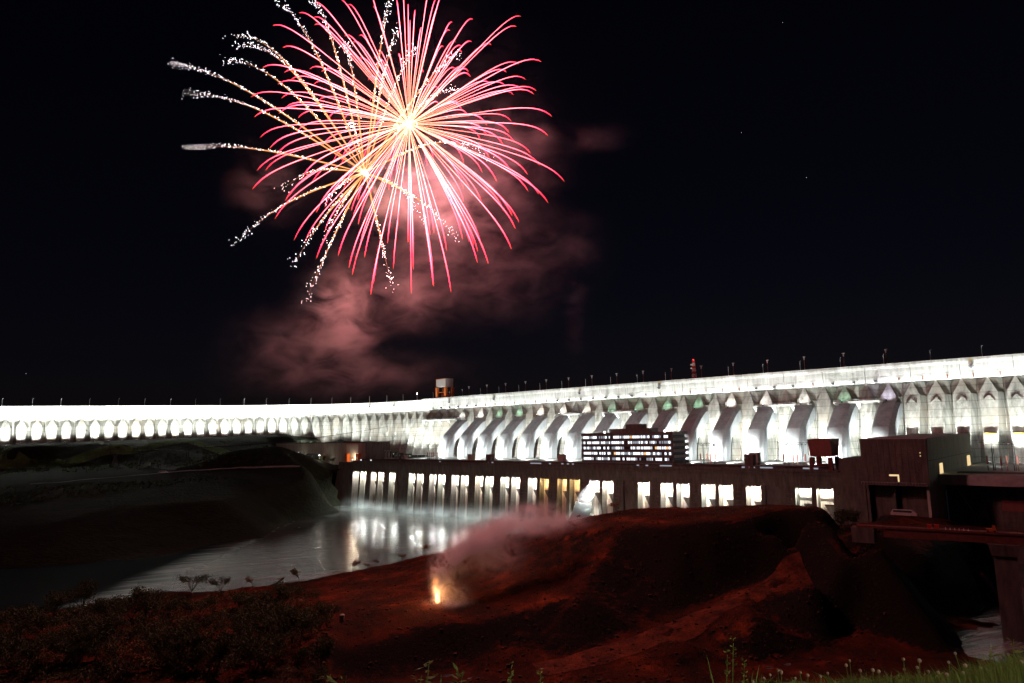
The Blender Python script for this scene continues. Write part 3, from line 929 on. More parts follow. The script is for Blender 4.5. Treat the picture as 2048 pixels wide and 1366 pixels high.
# lamp boxes along the lower edge of the crest wall
lb = empty("lamp_box", (0, 0, 0), "x", "lamp box")
MB().box(-.9, .9, -2.9, -0.9, 0.6, 2.6).build("housing", DARKM, lb)
b = MB(); b.bar((0, -1, 1.4), (0, 0.3, 1.0), .3); b.bar((-2.6, -1.6, .4), (0, -1.6, .8), .35); b.box(-3.0, -.8, -2.3, -1.1, 0.0, .55)
b.build("bracket", STEEL, lb)
lp = empty("lamp_post", (0, 0, 0), "x", "lamp post")
MB().box(-.45, .45, -1.3, -.4, 0.2, 3.4).build("housing", BROWN, lp)
MB().bar((0, -.6, .8), (0, 0.3, .8), .3).build("bracket", STEEL, lp)
BIG = {1, 2, 3, 4, 5, 6, 14, 15, 16, 17, 18, 19, 20, 28, 29, 30, 32, 33, 34}
fb = fp = True
nb = npst = 0
for k in range(1, 41):
    p = W(DAM_A0 + 17 * (k + 0.5), DN - .1, 113.4)
    if k in BIG:
        nb += 1
        lab = "dark lamp box under the crest wall, %s box from the gantry crane" % ordinal(nb)
        if fb: lb.location = p; lb.rotation_euler = (0, 0, DAM_ROT); lb["label"] = lab; lb["group"] = "lamp boxes under the crest wall"; fb = False
        else: copy_tree(lb, p, DAM_ROT, lab, "lamp boxes under the crest wall")
    else:
        npst += 1
        lab = "brown lamp stub under the crest wall, %s stub from the gantry crane" % ordinal(npst)
        if fp: lp.location = p; lp.rotation_euler = (0, 0, DAM_ROT); lp["label"] = lab; lp["group"] = "lamp stubs under the crest wall"; fp = False
        else: copy_tree(lp, p, DAM_ROT, lab, "lamp stubs under the crest wall")


# gantry cranes
def gantry(loc, rot, label, legm, housem, w, d, h_leg, h_top, taper=0.75):
    t = empty("gantry_crane", loc, label, "gantry crane", None, rot)
    b = MB(); hw, hd = w / 2, d / 2
    b.loft([[(-hw * taper, -hd * taper, h_leg), (hw * taper, -hd * taper, h_leg), (hw * taper, hd * taper, h_leg), (-hw * taper, hd * taper, h_leg)],
            [(-hw, -hd, h_leg + (h_top - h_leg) * .95), (hw, -hd, h_leg + (h_top - h_leg) * .95), (hw, hd, h_leg + (h_top - h_leg) * .95), (-hw, hd, h_leg + (h_top - h_leg) * .95)],
            [(-hw, -hd, h_top), (hw, -hd, h_top), (hw, hd, h_top), (-hw, hd, h_top)]])
    hs = b.build("machine_house", housem, t)
    b = MB()
    for x in (-hw - .02, hw - .33): b.box(x, x + .35, -hd - .05, -hd + .3, h_leg + 1, h_top + .03)
    b.box(-hw - .05, hw + .05, -hd - .06, -hd + .3, h_top - .7, h_top + .04)
    b.build("frame_trim", legm, hs)
    for sx in (-1, 1):
        for sy in (-1, 1):
            b = MB(); lw = w * 0.085
            x0, y0 = sx * hw * taper * .9, sy * hd * taper * .9
            x1, y1 = sx * hw * .86, sy * hd * .86
            b.loft([[(x1 - lw, y1 - lw, 0), (x1 + lw, y1 - lw, 0), (x1 + lw, y1 + lw, 0), (x1 - lw, y1 + lw, 0)],
                    [(x0 - lw, y0 - lw, h_leg * .96), (x0 + lw, y0 - lw, h_leg * .96), (x0 + lw, y0 + lw, h_leg * .96), (x0 - lw, y0 + lw, h_leg * .96)]])
            b.build("leg", legm, t)
    b = MB(); q = hw * .8
    b.box(-q, q, -hd * .75, -hd * .62, h_leg * .5, h_leg * .56)
    b.box(-q, q, hd * .62, hd * .75, h_leg * .5, h_leg * .56)
    b.box(-q * .5, q * .5, -hd * .5, hd * .5, 0.4, h_leg * .36)
    b.build("cross_beam", legm, t)
    b = MB(); b.box(-hw * .55, hw * .55, -hd * .3, hd * .3, h_leg * .36, h_leg * .46); b.build("winch", DARKM, t)
    return t


gantry(W(-710, 630, Z_CREST), DAM_ROT, "orange gantry crane with pale housing standing on the dam crest", ORANGE, PANELW, 20, 14, 16, 27, 0.98)
gantry(W(-162.5, 482, 47.5), DAM_ROT, "maroon gantry crane with tapered housing beside the large assembly hall", RUST, MAROON, 15, 17, 12.5, 24, 0.86)
g = gantry(W(-700.5, 480, 47.5), DAM_ROT, "orange gantry crane with pale housing at the left end of the powerhouse deck", ORANGE, PANELW, 26, 13, 12.5, 23.8, 0.95)
light("crane_lamp_glow", 'POINT', W(-697, 472, 54), 9000, (1.0, .75, .5), size=.4)
MB().box(-.5, .5, -.5, .5, 0, .9).build("work_lamp", GLOWW, g, (3, -4, 6.5))

# radio mast
p, r = crest_point(1389, 5)
mast = empty("radio_mast", p, "red and white lattice radio mast on the dam crest", "radio mast", None, r)
for i in range(7):
    b = MB(); z0, z1 = i * 2.8, (i + 1) * 2.8; w0, w1 = 1.7 - i * .13, 1.7 - (i + 1) * .13
    c0 = [(-w0, -w0, z0), (w0, -w0, z0), (w0, w0, z0), (-w0, w0, z0)]; c1 = [(-w1, -w1, z1), (w1, -w1, z1), (w1, w1, z1), (-w1, w1, z1)]
    for j in range(4):
        b.bar(c0[j], c1[j], .34); b.bar(c0[j], c1[(j + 1) % 4], .24); b.bar(c1[j], c1[(j + 1) % 4], .24)
    b.build("lattice_section", REDP if i % 2 == 0 else WHITEP, mast)
for z, y in ((15.2, -1.2), (11.6, -1.3)):
    b = MB(); b.tube([(-2.3, y, z), (-2.0, y - .4, z), (-1.95, y - .45, z)], [.25, .75, .8], 10); b.build("dish_antenna", WHITEP, mast)
MB().tube([(0, 0, 19.6), (0, 0, 20.6)], .5, 8).build("beacon", GLOWR, mast)
b = MB(); b.box(-3, 3, -4.5, 3, -1, .8); b.build("footing", CREST, mast)

# ------------------------------------------------------------------ powerhouse
PN = 468.0
ph = empty("powerhouse", W(-420, PN, 0), "long concrete powerhouse with a row of lit outlet bays above the water", "powerhouse", None, DAM_ROT)
PO = Vector((-420, PN, 0))
U0 = -688.0
QB = 0.10


def pf(z):
    return -QB * (40 - z)


def pier_mesh(x0, x1, zb=-4):
    b = MB()
    b.loft([[(x0, pf(40), 39.99), (x1, pf(40), 39.99), (x1, 9, 39.99), (x0, 9, 39.99)], [(x0, pf(zb), zb), (x1, pf(zb), zb), (x1, 9, zb), (x0, 9, zb)]])
    return b.mesh("pier", PHC)


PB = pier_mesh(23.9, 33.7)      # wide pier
b = MB()
for z in range(8, 36, 3):
    y0 = pf(z)
    b.box(26.2, 31.4, y0 - .55, y0 + .3, z, z + .7)  # dark ledges added to throw shadow lines in place of recessed slots
LEDGE = b.mesh("slot_ledge", DARKC)
PT = pier_mesh(10.2, 13.4)      # thin pier
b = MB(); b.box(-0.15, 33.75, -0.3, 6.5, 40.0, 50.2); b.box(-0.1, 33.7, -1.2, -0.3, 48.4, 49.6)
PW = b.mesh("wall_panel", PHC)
b = MB(); b.add([(0, 6.5, 40), (10.2, 6.5, 40), (10.2, 3.2, -3), (0, 3.2, -3)], [(0, 1, 2, 3)]); b.add([(0, 8.8, 40), (10.2, 8.8, 40), (10.2, 5.4, -3), (0, 5.4, -3)], [(3, 2, 1, 0)])
BK = b.mesh("bay_wall", BAYC)
b = MB(); b.loft([[(3.8, 1.4, 29.3), (10.15, 1.4, 29.3), (10.15, 1.4, 20.5), (9.0, 1.4, 20.5)], [(3.8, 4.6, 29.3), (10.15, 4.6, 29.3), (10.15, 3.0, 20.5), (9.0, 3.0, 20.5)]])
FINM = b.mesh("guide_block", DARKC)
b = MB(); b.box(1.2, 9.0, 1.0, 1.6, 39.2, 39.8)
LMP = b.mesh("bay_lamp", DARKM)
b = MB(); b.box(0.05, 10.15, 0.6, 1.4, -3, 39.9)
GATE = b.mesh("bay_gate", DARKC)
BAYLIT = {}
for u in range(16):
    for s in (0, 1): BAYLIT[(u, s)] = 'w'
for q in ((2, 1), (11, 0), (14, 1)): BAYLIT[q] = None
for q in ((8, 1), (9, 0), (9, 1)): BAYLIT[q] = 'o'
for u in range(-1, 17):
    x = U0 + 34 * u - PO.x
    if u >= 0:
        part(PW, "wall_panel", ph, (x, 0, 0))
        part(PB, "pier", ph, (x, 0, 0))
        part(LEDGE, "slot_ledges", ph, (x, 0, 0))["kind"] = "stuff"
    if 0 <= u < 16:
        part(PT, "pier", ph, (x, 0, 0))
        for s in (0, 1):
            xo = x + (0 if s == 0 else 13.4)
            lit = BAYLIT[(u, s)]
            if lit is None:
                part(GATE, "bay_gate", ph, (xo, 0, 0)); continue
            part(BK, "bay_wall", ph, (xo, 0, 0))
            if u >= 1: part(FINM, "guide_block", ph, (xo, 0, 0))
            part(LMP, "bay_lamp", ph, (xo, 0, 0))
            if u == 15:
                for kk in range(4):
                    MB().box(2.0, 10.1, 1.2, 1.5, 38.2 - kk * 1.3, 38.5 - kk * 1.3).build("louvre", STEEL, ph, (xo, 0, 0))
                MB().box(2.0, 10.1, 1.2, 1.9, 31.5, 33.4).build("gate_beam", DARKC, ph, (xo, 0, 0))
            colr = rl.choice(((1.0, .97, .9), (1.0, .93, .82), (.95, 1.0, .92), (1.0, .98, .95))) if lit == 'w' else (1.0, .66, .30)
            pos = W(U0 + 34 * u + (0 if s == 0 else 13.4) + 5.1, PN + 0.9, 39.0)
            aim = W(U0 + 34 * u + (0 if s == 0 else 13.4) + 5.1, PN + 5.5, 19)
            light("bay_lamp_light", 'AREA', pos, (25000 if lit == 'w' else 8000) * rl.uniform(.65, 1.2), colr, aim, 7.5, 0.5)
# left abutment, wider end pier
b = MB(); b.loft([[(-30, -1, 50), (-0.3, -1, 50), (-0.3, 9, 50), (-30, 9, 50)], [(-40, -6, -4), (-0.3, -4.5, -4), (-0.3, 9, -4), (-40, 9, -4)]])
b.build("abutment", PHC, ph, (U0 - PO.x, 0, 0))
# deck, parapet and the low service gallery on it
b = MB(); b.box(-270, 270, -0.6, 12, 50.3, 51.0); b.build("deck", DARKC, ph)
b = MB(); b.box(-270, 262, -0.9, -0.6, 50.0, 52.0); b.build("parapet", PHC, ph)
b = MB(); b.box(-268, 262, 6.5, 12.5, 51.0, 53.0); b.box(-268, 262, 5.6, 13.0, 53.0, 53.5)
gal = b.build("gallery", DARKC, ph)
for x in [1075, 880, 985, 1068, 1100, 1076, 1125, 1136, 1146, 1276, 1294, 1330, 1341, 1487, 1507, 1533, 1620, 1633, 705, 712, 722, 742]:
    a, z = on_n(x, 898 + (x + 463) * 0.0215, PN + 6.4)
    w_ = 4.5 if x in (1075, 1068, 1330, 1533, 1620) else 1.2
    MB().box(-w_, w_, -0.08, 0.0, -.5, .5).build("lit_window", GLOWD if x > 760 else GLOWC, gal, (a - PO.x, 6.42, 52.1))
# stair heads standing on the deck: two rows
for i, (x, n_, w_, h_, pale) in enumerate([(939, 486, 6, 8, 1), (976.5, 474, 6.5, 8.5, 0), (800, 474, 3, 6, 0), (1121, 486, 6.5, 8.5, 1), (1498, 474, 6.5, 10, 0), (1508, 489, 6.5, 10.5, 1), (804, 486, 6, 7, 1)]):
    a, z = on_n(x, 930, n_)
    t = empty("stair_house", W(a, n_ + 2, 50.8), ("pale" if pale else "dark") + " stair house on the powerhouse deck, " +
              ["left of the dark one near the middle", "standing before the glare of the dam", "slim one near the left gantry crane", "beside the office block's left end", "left of the maroon gantry crane", "behind the dark one near the maroon gantry", "near the left gantry crane"][i], "stair house", "stair houses on the powerhouse deck", DAM_ROT)
    MB().box(-w_ / 2, w_ / 2, -2, 3, 0, h_).build("walls", BOARD if pale else DARKC, t)
    MB().box(-w_ / 2 - .2, w_ / 2 + .2, -2.2, 3.2, h_, h_ + .35).build("roof", DARKC, t)
    MB().box(-.6, .6, -2.06, -1.98, 0, 2.3).build("door", STEEL, t)

# ------------------------------------------------------------------ office block on the deck
of = empty("office_block", W(-326, 490, 51), "five storey office block with lit ribbon windows on the powerhouse deck", "office block", None, DAM_ROT)
OW, OD = 45.5, 24.0
b = MB(); b.box(-OW + 3, OW - 1.5, 3.0, OD - 2, 0, 25); b.build("core", DARKC, of)
FH = 4.55
for i in range(6):
    z = 1.6 + i * FH
    b = MB(); hz = 2.3 if i < 5 else 2.6
    b.loft([[(-OW, 0, z), (OW, 0, z), (OW + .2, OD, z), (-OW, OD, z)], [(-OW, 0, z + hz), (OW, 0, z + hz), (OW + .2, OD, z + hz), (-OW, OD, z + hz)]])
    b.build("floor_band", DARKC, of)
    if i: MB().box(OW + .21, OW + .55, .1, OD - .1, z + .05, z + hz - .05).build("lit_end_plate", CREST, of)  # pale plates paint the dam's light onto the end face
r2 = random.Random(3)
for i in range(5):
    z = 1.6 + i * FH + 2.35
    x = -OW + 1.5; w_ = 2.02
    while x + w_ < OW - 1:
        u = r2.random()
        bay = int((x + OW) // 10)
        m_ = GLOWC if u < .66 else (GLOWD if u < .84 else DARKM)
        if r2.random() < .03: m_ = GLOWO
        MB().box(0, w_ - .22, -.05, 0.0, 0, FH - 2.4).build("window_pane", m_, of, (x, 1.2, z))
        x += w_
        if abs((x + OW) % 10.1) < w_: x += .5
for i in range(10):
    xx = -OW + .7 + i * (2 * OW - 1.4) / 9
    b = MB(); b.box(xx - .28, xx + .28, 0.25, .75, 1.2, 26); b.build("column", DARKC, of)
for i in range(5):
    z = 1.6 + i * FH + 2.35
    b = MB(); b.box(0, .05, 1.5, OD - 2, 0, FH - 2.35); b.build("window_pane", DARKM, of, (OW - 1.4, 0, z))
b = MB(); b.box(-18, 22, 4, 18, 0, 3.4); b.build("plant_room", DARKC, of, (0, 0, 26.9))
b = MB(); b.box(-3, 13, 7, 15, 3.4, 7.0); b.box(-2.5, 12.5, 6.9, 7, 4.5, 6.8); b.build("lift_tower", DARKC, of, (0, 0, 26.9))
MB().tube([(8, 8, 33.8), (8, 8, 36)], .2, 5).build("antenna", STEEL, of)
for x in (-21, 38):
    b = MB(); b.box(-.6, .6, -.4, .4, 0, 1.4); o = b.build("roof_lamp", GLOWW, of, (x, 1.2, 26.9))
    light("roof_lamp_glow", 'POINT', of.matrix_basis @ Vector((x, .2, 28.4)), 600, (.9, .95, 1), size=.4)
# orange-lit canteen under the left end
b = MB(); b.box(-44, -7, -5.5, 0, 1.0, 2.4); b.build("canopy", DARKC, of)
b = MB(); b.box(-42, -9, -.6, -.4, -3.4, 1.0); b.build("canteen_wall", ORANGEIN, of)
b = MB()
for i in range(14): b.box(-42 + i * 2.4, -41.8 + i * 2.4, -1.2, -1.0, -3.4, 1.0)
b.build("screen_mullions", DARKM, of)
for i in range(3):
    light("canteen_light", 'AREA', of.matrix_basis @ Vector((-38 + i * 12, -2.6, .8)), 500, (1.0, .42, .16), of.matrix_basis @ Vector((-38 + i * 12, 0, -1.8)), 6, .6)

# ------------------------------------------------------------------ assembly hall at the right end
hall = empty("assembly_hall", W(-113, 452, 27), "massive windowless concrete assembly hall at the right end of the powerhouse", "hall", None, DAM_ROT)
HL, HR, HDp = -18.2, 17.6, 132.0
b = MB(); b.loft([[(HL, 0, 18.4), (HR - .9, 0, 18.4), (HR - .9, HDp, 18.4), (HL, HDp, 18.4)], [(HL, 0, 44.6), (HR, 0, 44.6), (HR, HDp, 44.6), (HL, HDp, 44.6)]])
b.build("upper_wall", PHC, hall)
for i in range(11):
    x0 = HL + 35.4 * i / 11
    MB().box(x0 + .12, x0 + 3.1, -.22, 0, 18.5, 44.4).build("wall_panel", PHC, hall)
for i in range(40):
    y0 = 1 + i * 3.25
    b = MB()
    b.loft([[(HR - .9 + .0, y0 + .1, 18.5), (HR - .65, y0 + .1, 18.5), (HR - .65, y0 + 3.1, 18.5), (HR - .9, y0 + 3.1, 18.5)],
            [(HR - .43, y0 + .1, 31.8), (HR - .18, y0 + .1, 31.8), (HR - .18, y0 + 3.1, 31.8), (HR - .43, y0 + 3.1, 31.8)]])
    b.loft([[(HR - .42, y0 + .1, 32.1), (HR - .17, y0 + .1, 32.1), (HR - .17, y0 + 3.1, 32.1), (HR - .42, y0 + 3.1, 32.1)],
            [(HR - .02, y0 + .1, 44.5), (HR + .22, y0 + .1, 44.5), (HR + .22, y0 + 3.1, 44.5), (HR - .02, y0 + 3.1, 44.5)]])
    b.build("wall_panel", BOARD, hall)
b = MB(); b.box(HL - .3, HR + .4, -.4, HDp + .4, 44.6, 45.0); b.build("roof", CREST, hall)
b = MB(); b.box(HL, HR - 1.2, 7, 40, -8, 18.4); b.build("lower_wall", PHC, hall)
b = MB(); b.box(HR - 2.4, HR - 1.0, -.2, 40, -8, 18.4); b.build("end_wall", BOARD, hall)
b = MB()
for x in (-17.5, -3.5): b.box(x, x + 1.6, 3.0, 7, -8, 18.4)
b.build("buttress_wall", PHC, hall)
b = MB(); b.box(HL - .2, HR - .9, -3.4, -.1, 17.7, 18.35); b.build("balcony_slab", DARKC, hall)
b = MB()
for i in range(22): b.box(HL + i * 1.6, HL + .1 + i * 1.6, -3.3, -3.2, 18.35, 19.5)
b.box(HL, HR - 1.2, -3.3, -3.2, 19.45, 19.6); b.build("balcony_railing", STEEL, hall)
# left shoulder block
b = MB(); b.box(-32.5, HL - .05, 4.2, 40, -8, 32.7); b.build("shoulder_block", PHC, hall)
b = MB(); b.box(-3.4, 1.8, -.3, -.22, 19.8, 24.0); w1 = b.build("window", GLOWA, hall)
b = MB(); b.box(-3.6, 1.0, -1.8, -.32, 18.4, 23.0); b.build("window_shutter", DARKC, w1)
for z in (36.4, 34.6):
    MB().box(13.6, 14.1, -.32, -.22, z, z + .5).build("wall_light", GLOWA, hall)
for y0, y1, z0, z1 in ((28.0, 36.5, 18.6, 29.2), (113, 124, 19, 30)):
    b = MB(); b.box(HR - .6, HR - .2, y0, y1, z0, z1); d_ = b.build("doorway", GLOWA, hall)

# extension to the right of the hall
ex = empty("powerhouse_extension", W(-58, 489, 20), "low concrete extension with dark deck right of the assembly hall", "building", None, DAM_ROT)
b = MB(); b.box(-37, 60, 0, 30, -30, 24.6); b.build("front_wall", PHC, ex)
b = MB()
b.box(-37.5, 60, -3, 30, 24.7, 25.5); b.build("deck", DARKC, ex)
b = MB(); b.box(-30, 60, 3, 9, 25.5, 29.6); g2 = b.build("gallery", PANELW, ex)
b = MB(); b.box(-31, 60, 2, 11, 29.7, 30.6); b.build("gallery_roof", DARKC, ex)
for x in (-12, 2, 20): MB().box(x, x + 1.2, 2.9, 2.98, 26.2, 27.4).build("lit_window", GLOWC, g2)
for x0, x1, z0, z1 in ((-10, 2, 9, 14), (8, 14, -10, 14), (20, 34, -8, 12)):
    b = MB(); b.box(x0, x1, -.25, -.02, z0, z1); b.box(x0, x1, -.9, -.25, z1, z1 + .8); b.build("bay_panel", MAROON, ex)
b = MB(); b.box(3, 6.5, -4, 0, -30, 15); b.build("pilaster", BOARD, ex)
b = MB(); b.bar((-33, -1, 24), (-24, -8, 10), .5); b.build("brace_pipe", STEEL, ex)

# long hall at the left end
lh = empty("control_building", W(-787, 477, 46), "long low concrete building at the left end of the powerhouse", "building", None, DAM_ROT)
b = MB(); b.box(-108, 108, 0, 36, -4, 26.2); b.build("walls", PHC, lh)
for i in range(42):
    x0 = -108 + i * 5.14
    MB().box(x0 + .15, x0 + 5.0, -.35, 0, -2, 26.0).build("wall_panel", BOARD, lh)
b = MB(); b.box(-108.5, 108.5, -.6, 36.4, 26.2, 26.9); b.build("roof", DARKC, lh)
b = MB(); b.box(-20, 8, -.5, -.36, 2, 13); b.build("entrance", DARKM, lh)
for x, z in ((-70, 9), (-66, 9), (-68, 4), (-52, 4), (-47, 12), (-30, 13), (-74, 3)):
    MB().box(0, 2.2, -.5, -.38, 0, 1.8).build("lit_window", GLOWC, lh, (x - 12, 0, z))
for x in (-26, 35):
    light("yard_lamp_glow", 'POINT', W(-787 + x, 462, 54), 1600, (1.0, .9, .75), size=.5)
for x, lbl in ((-26, "lit yard lamp on a short pole left of the control building entrance"), (35, "lit yard lamp on a short pole right of the control building entrance")):
    t = empty("yard_lamp", W(-787 + x, 461, hh(W(-787 + x, 461, 0).x, W(-787 + x, 461, 0).y)), lbl, "lamp", "yard lamps by the control building", DAM_ROT)
    MB().tube([(0, 0, 0), (0, 0, 6.0)], .14, 5).build("pole", STEEL, t)
    MB().box(-.5, .5, -.5, .5, 6, 6.7).build("lamp", GLOWW, t)

# rock-faced low wall at the left shore
b = MB()
P0, P1 = at_z(615, 1034, 0), W(U0 - 38, PN - 5, 0)
dv = (P1 - P0); L = dv.length; dv.normalize(); sv = Vector((-dv.y, dv.x, 0))
rw = empty("stone_wall", P0, "rough stone retaining wall on the shore left of the powerhouse", "wall")
r3 = random.Random(11)
b.loft([[tuple(sv * 2 + Vector((0, 0, -2))), tuple(sv * 9 + Vector((0, 0, -2))), tuple(sv * 9 + Vector((0, 0, 9))), tuple(sv * 4 + Vector((0, 0, 9)))],
        [tuple(dv * L + sv * 2 + Vector((0, 0, -2))), tuple(dv * L + sv * 9 + Vector((0, 0, -2))), tuple(dv * L + sv * 9 + Vector((0, 0, 12))), tuple(dv * L + sv * 4 + Vector((0, 0, 12)))]])
b.build("backing", STONE, rw)
sb = MB()
for i in range(0, int(L), 3):
    for k in range(4):
        c_ = dv * (i + (1.5 if k % 2 else 0)) + sv * (1.9 + k * .5) + Vector((0, 0, .5 + k * 2.6))
        h = [dv * (1.3 + r3.random() * .2), sv * .8, Vector((0, 0, 1.1 + r3.random() * .2))]
        pts = [c_ + h[0] * x * (1 - .18 * (y < 0)) + h[1] * y + h[2] * z * (1 - .18 * (y < 0)) for z in (-1, 1) for y in (-1, 1) for x in (-1, 1)]
        sb.add(pts, [(0, 2, 3, 1), (4, 5, 7, 6), (0, 1, 5, 4), (2, 6, 7, 3), (0, 4, 6, 2), (1, 3, 7, 5)])
o = sb.build("stone", STONE, rw); o["kind"] = "stuff"

# water jet from the lit outlet
def jet():
    m, n, l, b_ = new_mat("falling_water"); n.remove(b_)
    pv = n.new("ShaderNodeVolumePrincipled"); pv.inputs["Color"].default_value = (.96, 1.0, .98, 1); pv.inputs["Density"].default_value = 0.55
    geo = n.new("ShaderNodeNewGeometry"); mp = n.new("ShaderNodeMapping"); mp.inputs["Scale"].default_value = (.45, .45, .05)
    l.new(geo.outputs["Position"], mp.inputs[0])
    nz = n.new("ShaderNodeTexNoise"); nz.inputs["Scale"].default_value = 1; nz.inputs["Detail"].default_value = 3
    l.new(mp.outputs[0], nz.inputs["Vector"])
    mr = n.new("ShaderNodeMapRange"); mr.inputs[1].default_value = .3; mr.inputs[2].default_value = .7; mr.inputs[3].default_value = .05; mr.inputs[4].default_value = .42
    l.new(nz.outputs[0], mr.inputs[0]); l.new(mr.outputs[0], pv.inputs["Density"])
    l.new(pv.outputs[0], n["Material Output"].inputs["Volume"])
    bm = MB(); rings = []
    for i in range(16):
        s = i / 15
        out = 25 * s; drop = 33 * s * s
        c_ = Vector((5.0 - 2.5 * s, 1.5 - out, 35.5 - drop)); w_ = 4.6 + 5.5 * s; h_ = 2.6 + 3.4 * s
        ring_ = []
        for j in range(14):
            an = 2 * math.pi * j / 14
            k_ = 1 + .10 * math.sin(3 * an + i * .7)
            ring_.append((c_.x + w_ * k_ * math.cos(an), c_.y + h_ * .6 * math.sin(an), c_.z + h_ * math.sin(an)))
        rings.append(ring_)
    bm.loft(rings)
    o = bm.build("water_jet", m, None, W(U0 + 340, PN, 0), DAM_ROT)
    for p_ in o.data.polygons: p_.use_smooth = True
    light('jet_fill_light', 'SPOT', W(U0 + 353, PN - 8.5, 33), 480000, (.95, 1, .97), W(U0 + 343, PN - 14, 21), .4, angle=R(120), blend=1.0)  # extra lamp and arm added to brighten the jet from the side
    t = empty('jet_fill_lamp', W(U0 + 354, PN - 7.5, 34), 'small added lamp on an arm, brightening the water jet', 'lamp', None, DAM_ROT)
    MB().box(-.6, .6, -.6, .6, -.3, .3).build('housing', DARKM, t); MB().box(-.66, -.61, -.5, .2, -.25, .25).build('lens', GLOWW, t); MB().bar((0, 0, 0), (0, 7.2, .2), .25).build('arm', DARKM, t)
    setp(o, "white water jet arching out of a lit outlet bay into the river", "water jet")


jet()


def smoke_mat(name, blobs, scale, dens, color, contrast=(.42, .75), stretch=(1, 1, 1), detail=5.0, distort=0.0, absorb=None):
    """density = sum of soft blobs times fractal noise, all in world metres"""
    m, n, l, b_ = new_mat(name); n.remove(b_)
    geo = n.new("ShaderNodeNewGeometry")
    total = None
    for (c_, rad, wt) in blobs:
        v = n.new("ShaderNodeVectorMath"); v.operation = 'SUBTRACT'; v.inputs[1].default_value = c_
        l.new(geo.outputs["Position"], v.inputs[0])
        s = n.new("ShaderNodeVectorMath"); s.operation = 'DIVIDE'; s.inputs[1].default_value = rad if hasattr(rad, '__len__') else (rad,) * 3
        l.new(v.outputs[0], s.inputs[0])
        d = n.new("ShaderNodeVectorMath"); d.operation = 'DOT_PRODUCT'; l.new(s.outputs[0], d.inputs[0]); l.new(s.outputs[0], d.inputs[1])
        e = n.new("ShaderNodeMath"); e.operation = 'MULTIPLY'; e.inputs[1].default_value = -1.0; l.new(d.outputs["Value"], e.inputs[0])
        x = n.new("ShaderNodeMath"); x.operation = 'EXPONENT'; l.new(e.outputs[0], x.inputs[0])
        w_ = n.new("ShaderNodeMath"); w_.operation = 'MULTIPLY_ADD'; w_.inputs[1].default_value = wt
        l.new(x.outputs[0], w_.inputs[0])
        if total is None: w_.inputs[2].default_value = 0.0
        else: l.new(total, w_.inputs[2])
        total = w_.outputs[0]
    mp = n.new("ShaderNodeMapping"); mp.inputs["Scale"].default_value = tuple(scale * s_ for s_ in stretch)
    l.new(geo.outputs["Position"], mp.inputs[0])
    nz = n.new("ShaderNodeTexNoise"); nz.inputs["Scale"].default_value = 1; nz.inputs["Detail"].default_value = detail; nz.inputs["Roughness"].default_value = .62
    nz.inputs["Distortion"].default_value = distort
    l.new(mp.outputs[0], nz.inputs["Vector"])
    mr = n.new("ShaderNodeMapRange"); mr.inputs[1].default_value = contrast[0]; mr.inputs[2].default_value = contrast[1]
    l.new(nz.outputs[0], mr.inputs[0])
    mu = n.new("ShaderNodeMath"); mu.operation = 'MULTIPLY'; l.new(total, mu.inputs[0]); l.new(mr.outputs[0], mu.inputs[1])
    m2 = n.new("ShaderNodeMath"); m2.operation = 'MULTIPLY'; m2.inputs[1].default_value = dens; l.new(mu.outputs[0], m2.inputs[0])
    pv = n.new("ShaderNodeVolumePrincipled")
    pv.inputs["Color"].default_value = (*color, 1)
    l.new(m2.outputs[0], pv.inputs["Density"])
    l.new(pv.outputs[0], n["Material Output"].inputs["Volume"])
    return m


# spray along the outlets
b = MB(); b.box(-270, 130, -18, 2.2, 0.1, 15)
m = smoke_mat("spray", [((*W(-560, 462, 0).to_tuple()[:2], 0), (120, 120, 6.5), 1.0), ((*W(-420, 460, 0).to_tuple()[:2], 0), (80, 80, 7.5), 1.2), ((*W(-660, 460, 0).to_tuple()[:2], 0), (60, 60, 6), 1.0)],
              0.06, 0.038, (.80, .92, .95), (.35, .7))
o = b.build("spray", m, None, W(-420, PN, 0), DAM_ROT)
setp(o, "thin mist of spray along the foot of the outlet piers", "mist", None, "stuff")

# ------------------------------------------------------------------ fireworks
BURST = at_y(818, 248, 325)
def streak_tube(b, pts, rads, cols, sides=4):
    n0 = len(b.v)
    b.tube(pts, rads, sides)
    for i in range(len(pts)):
        b.c += [(*cols[i], 1)] * sides


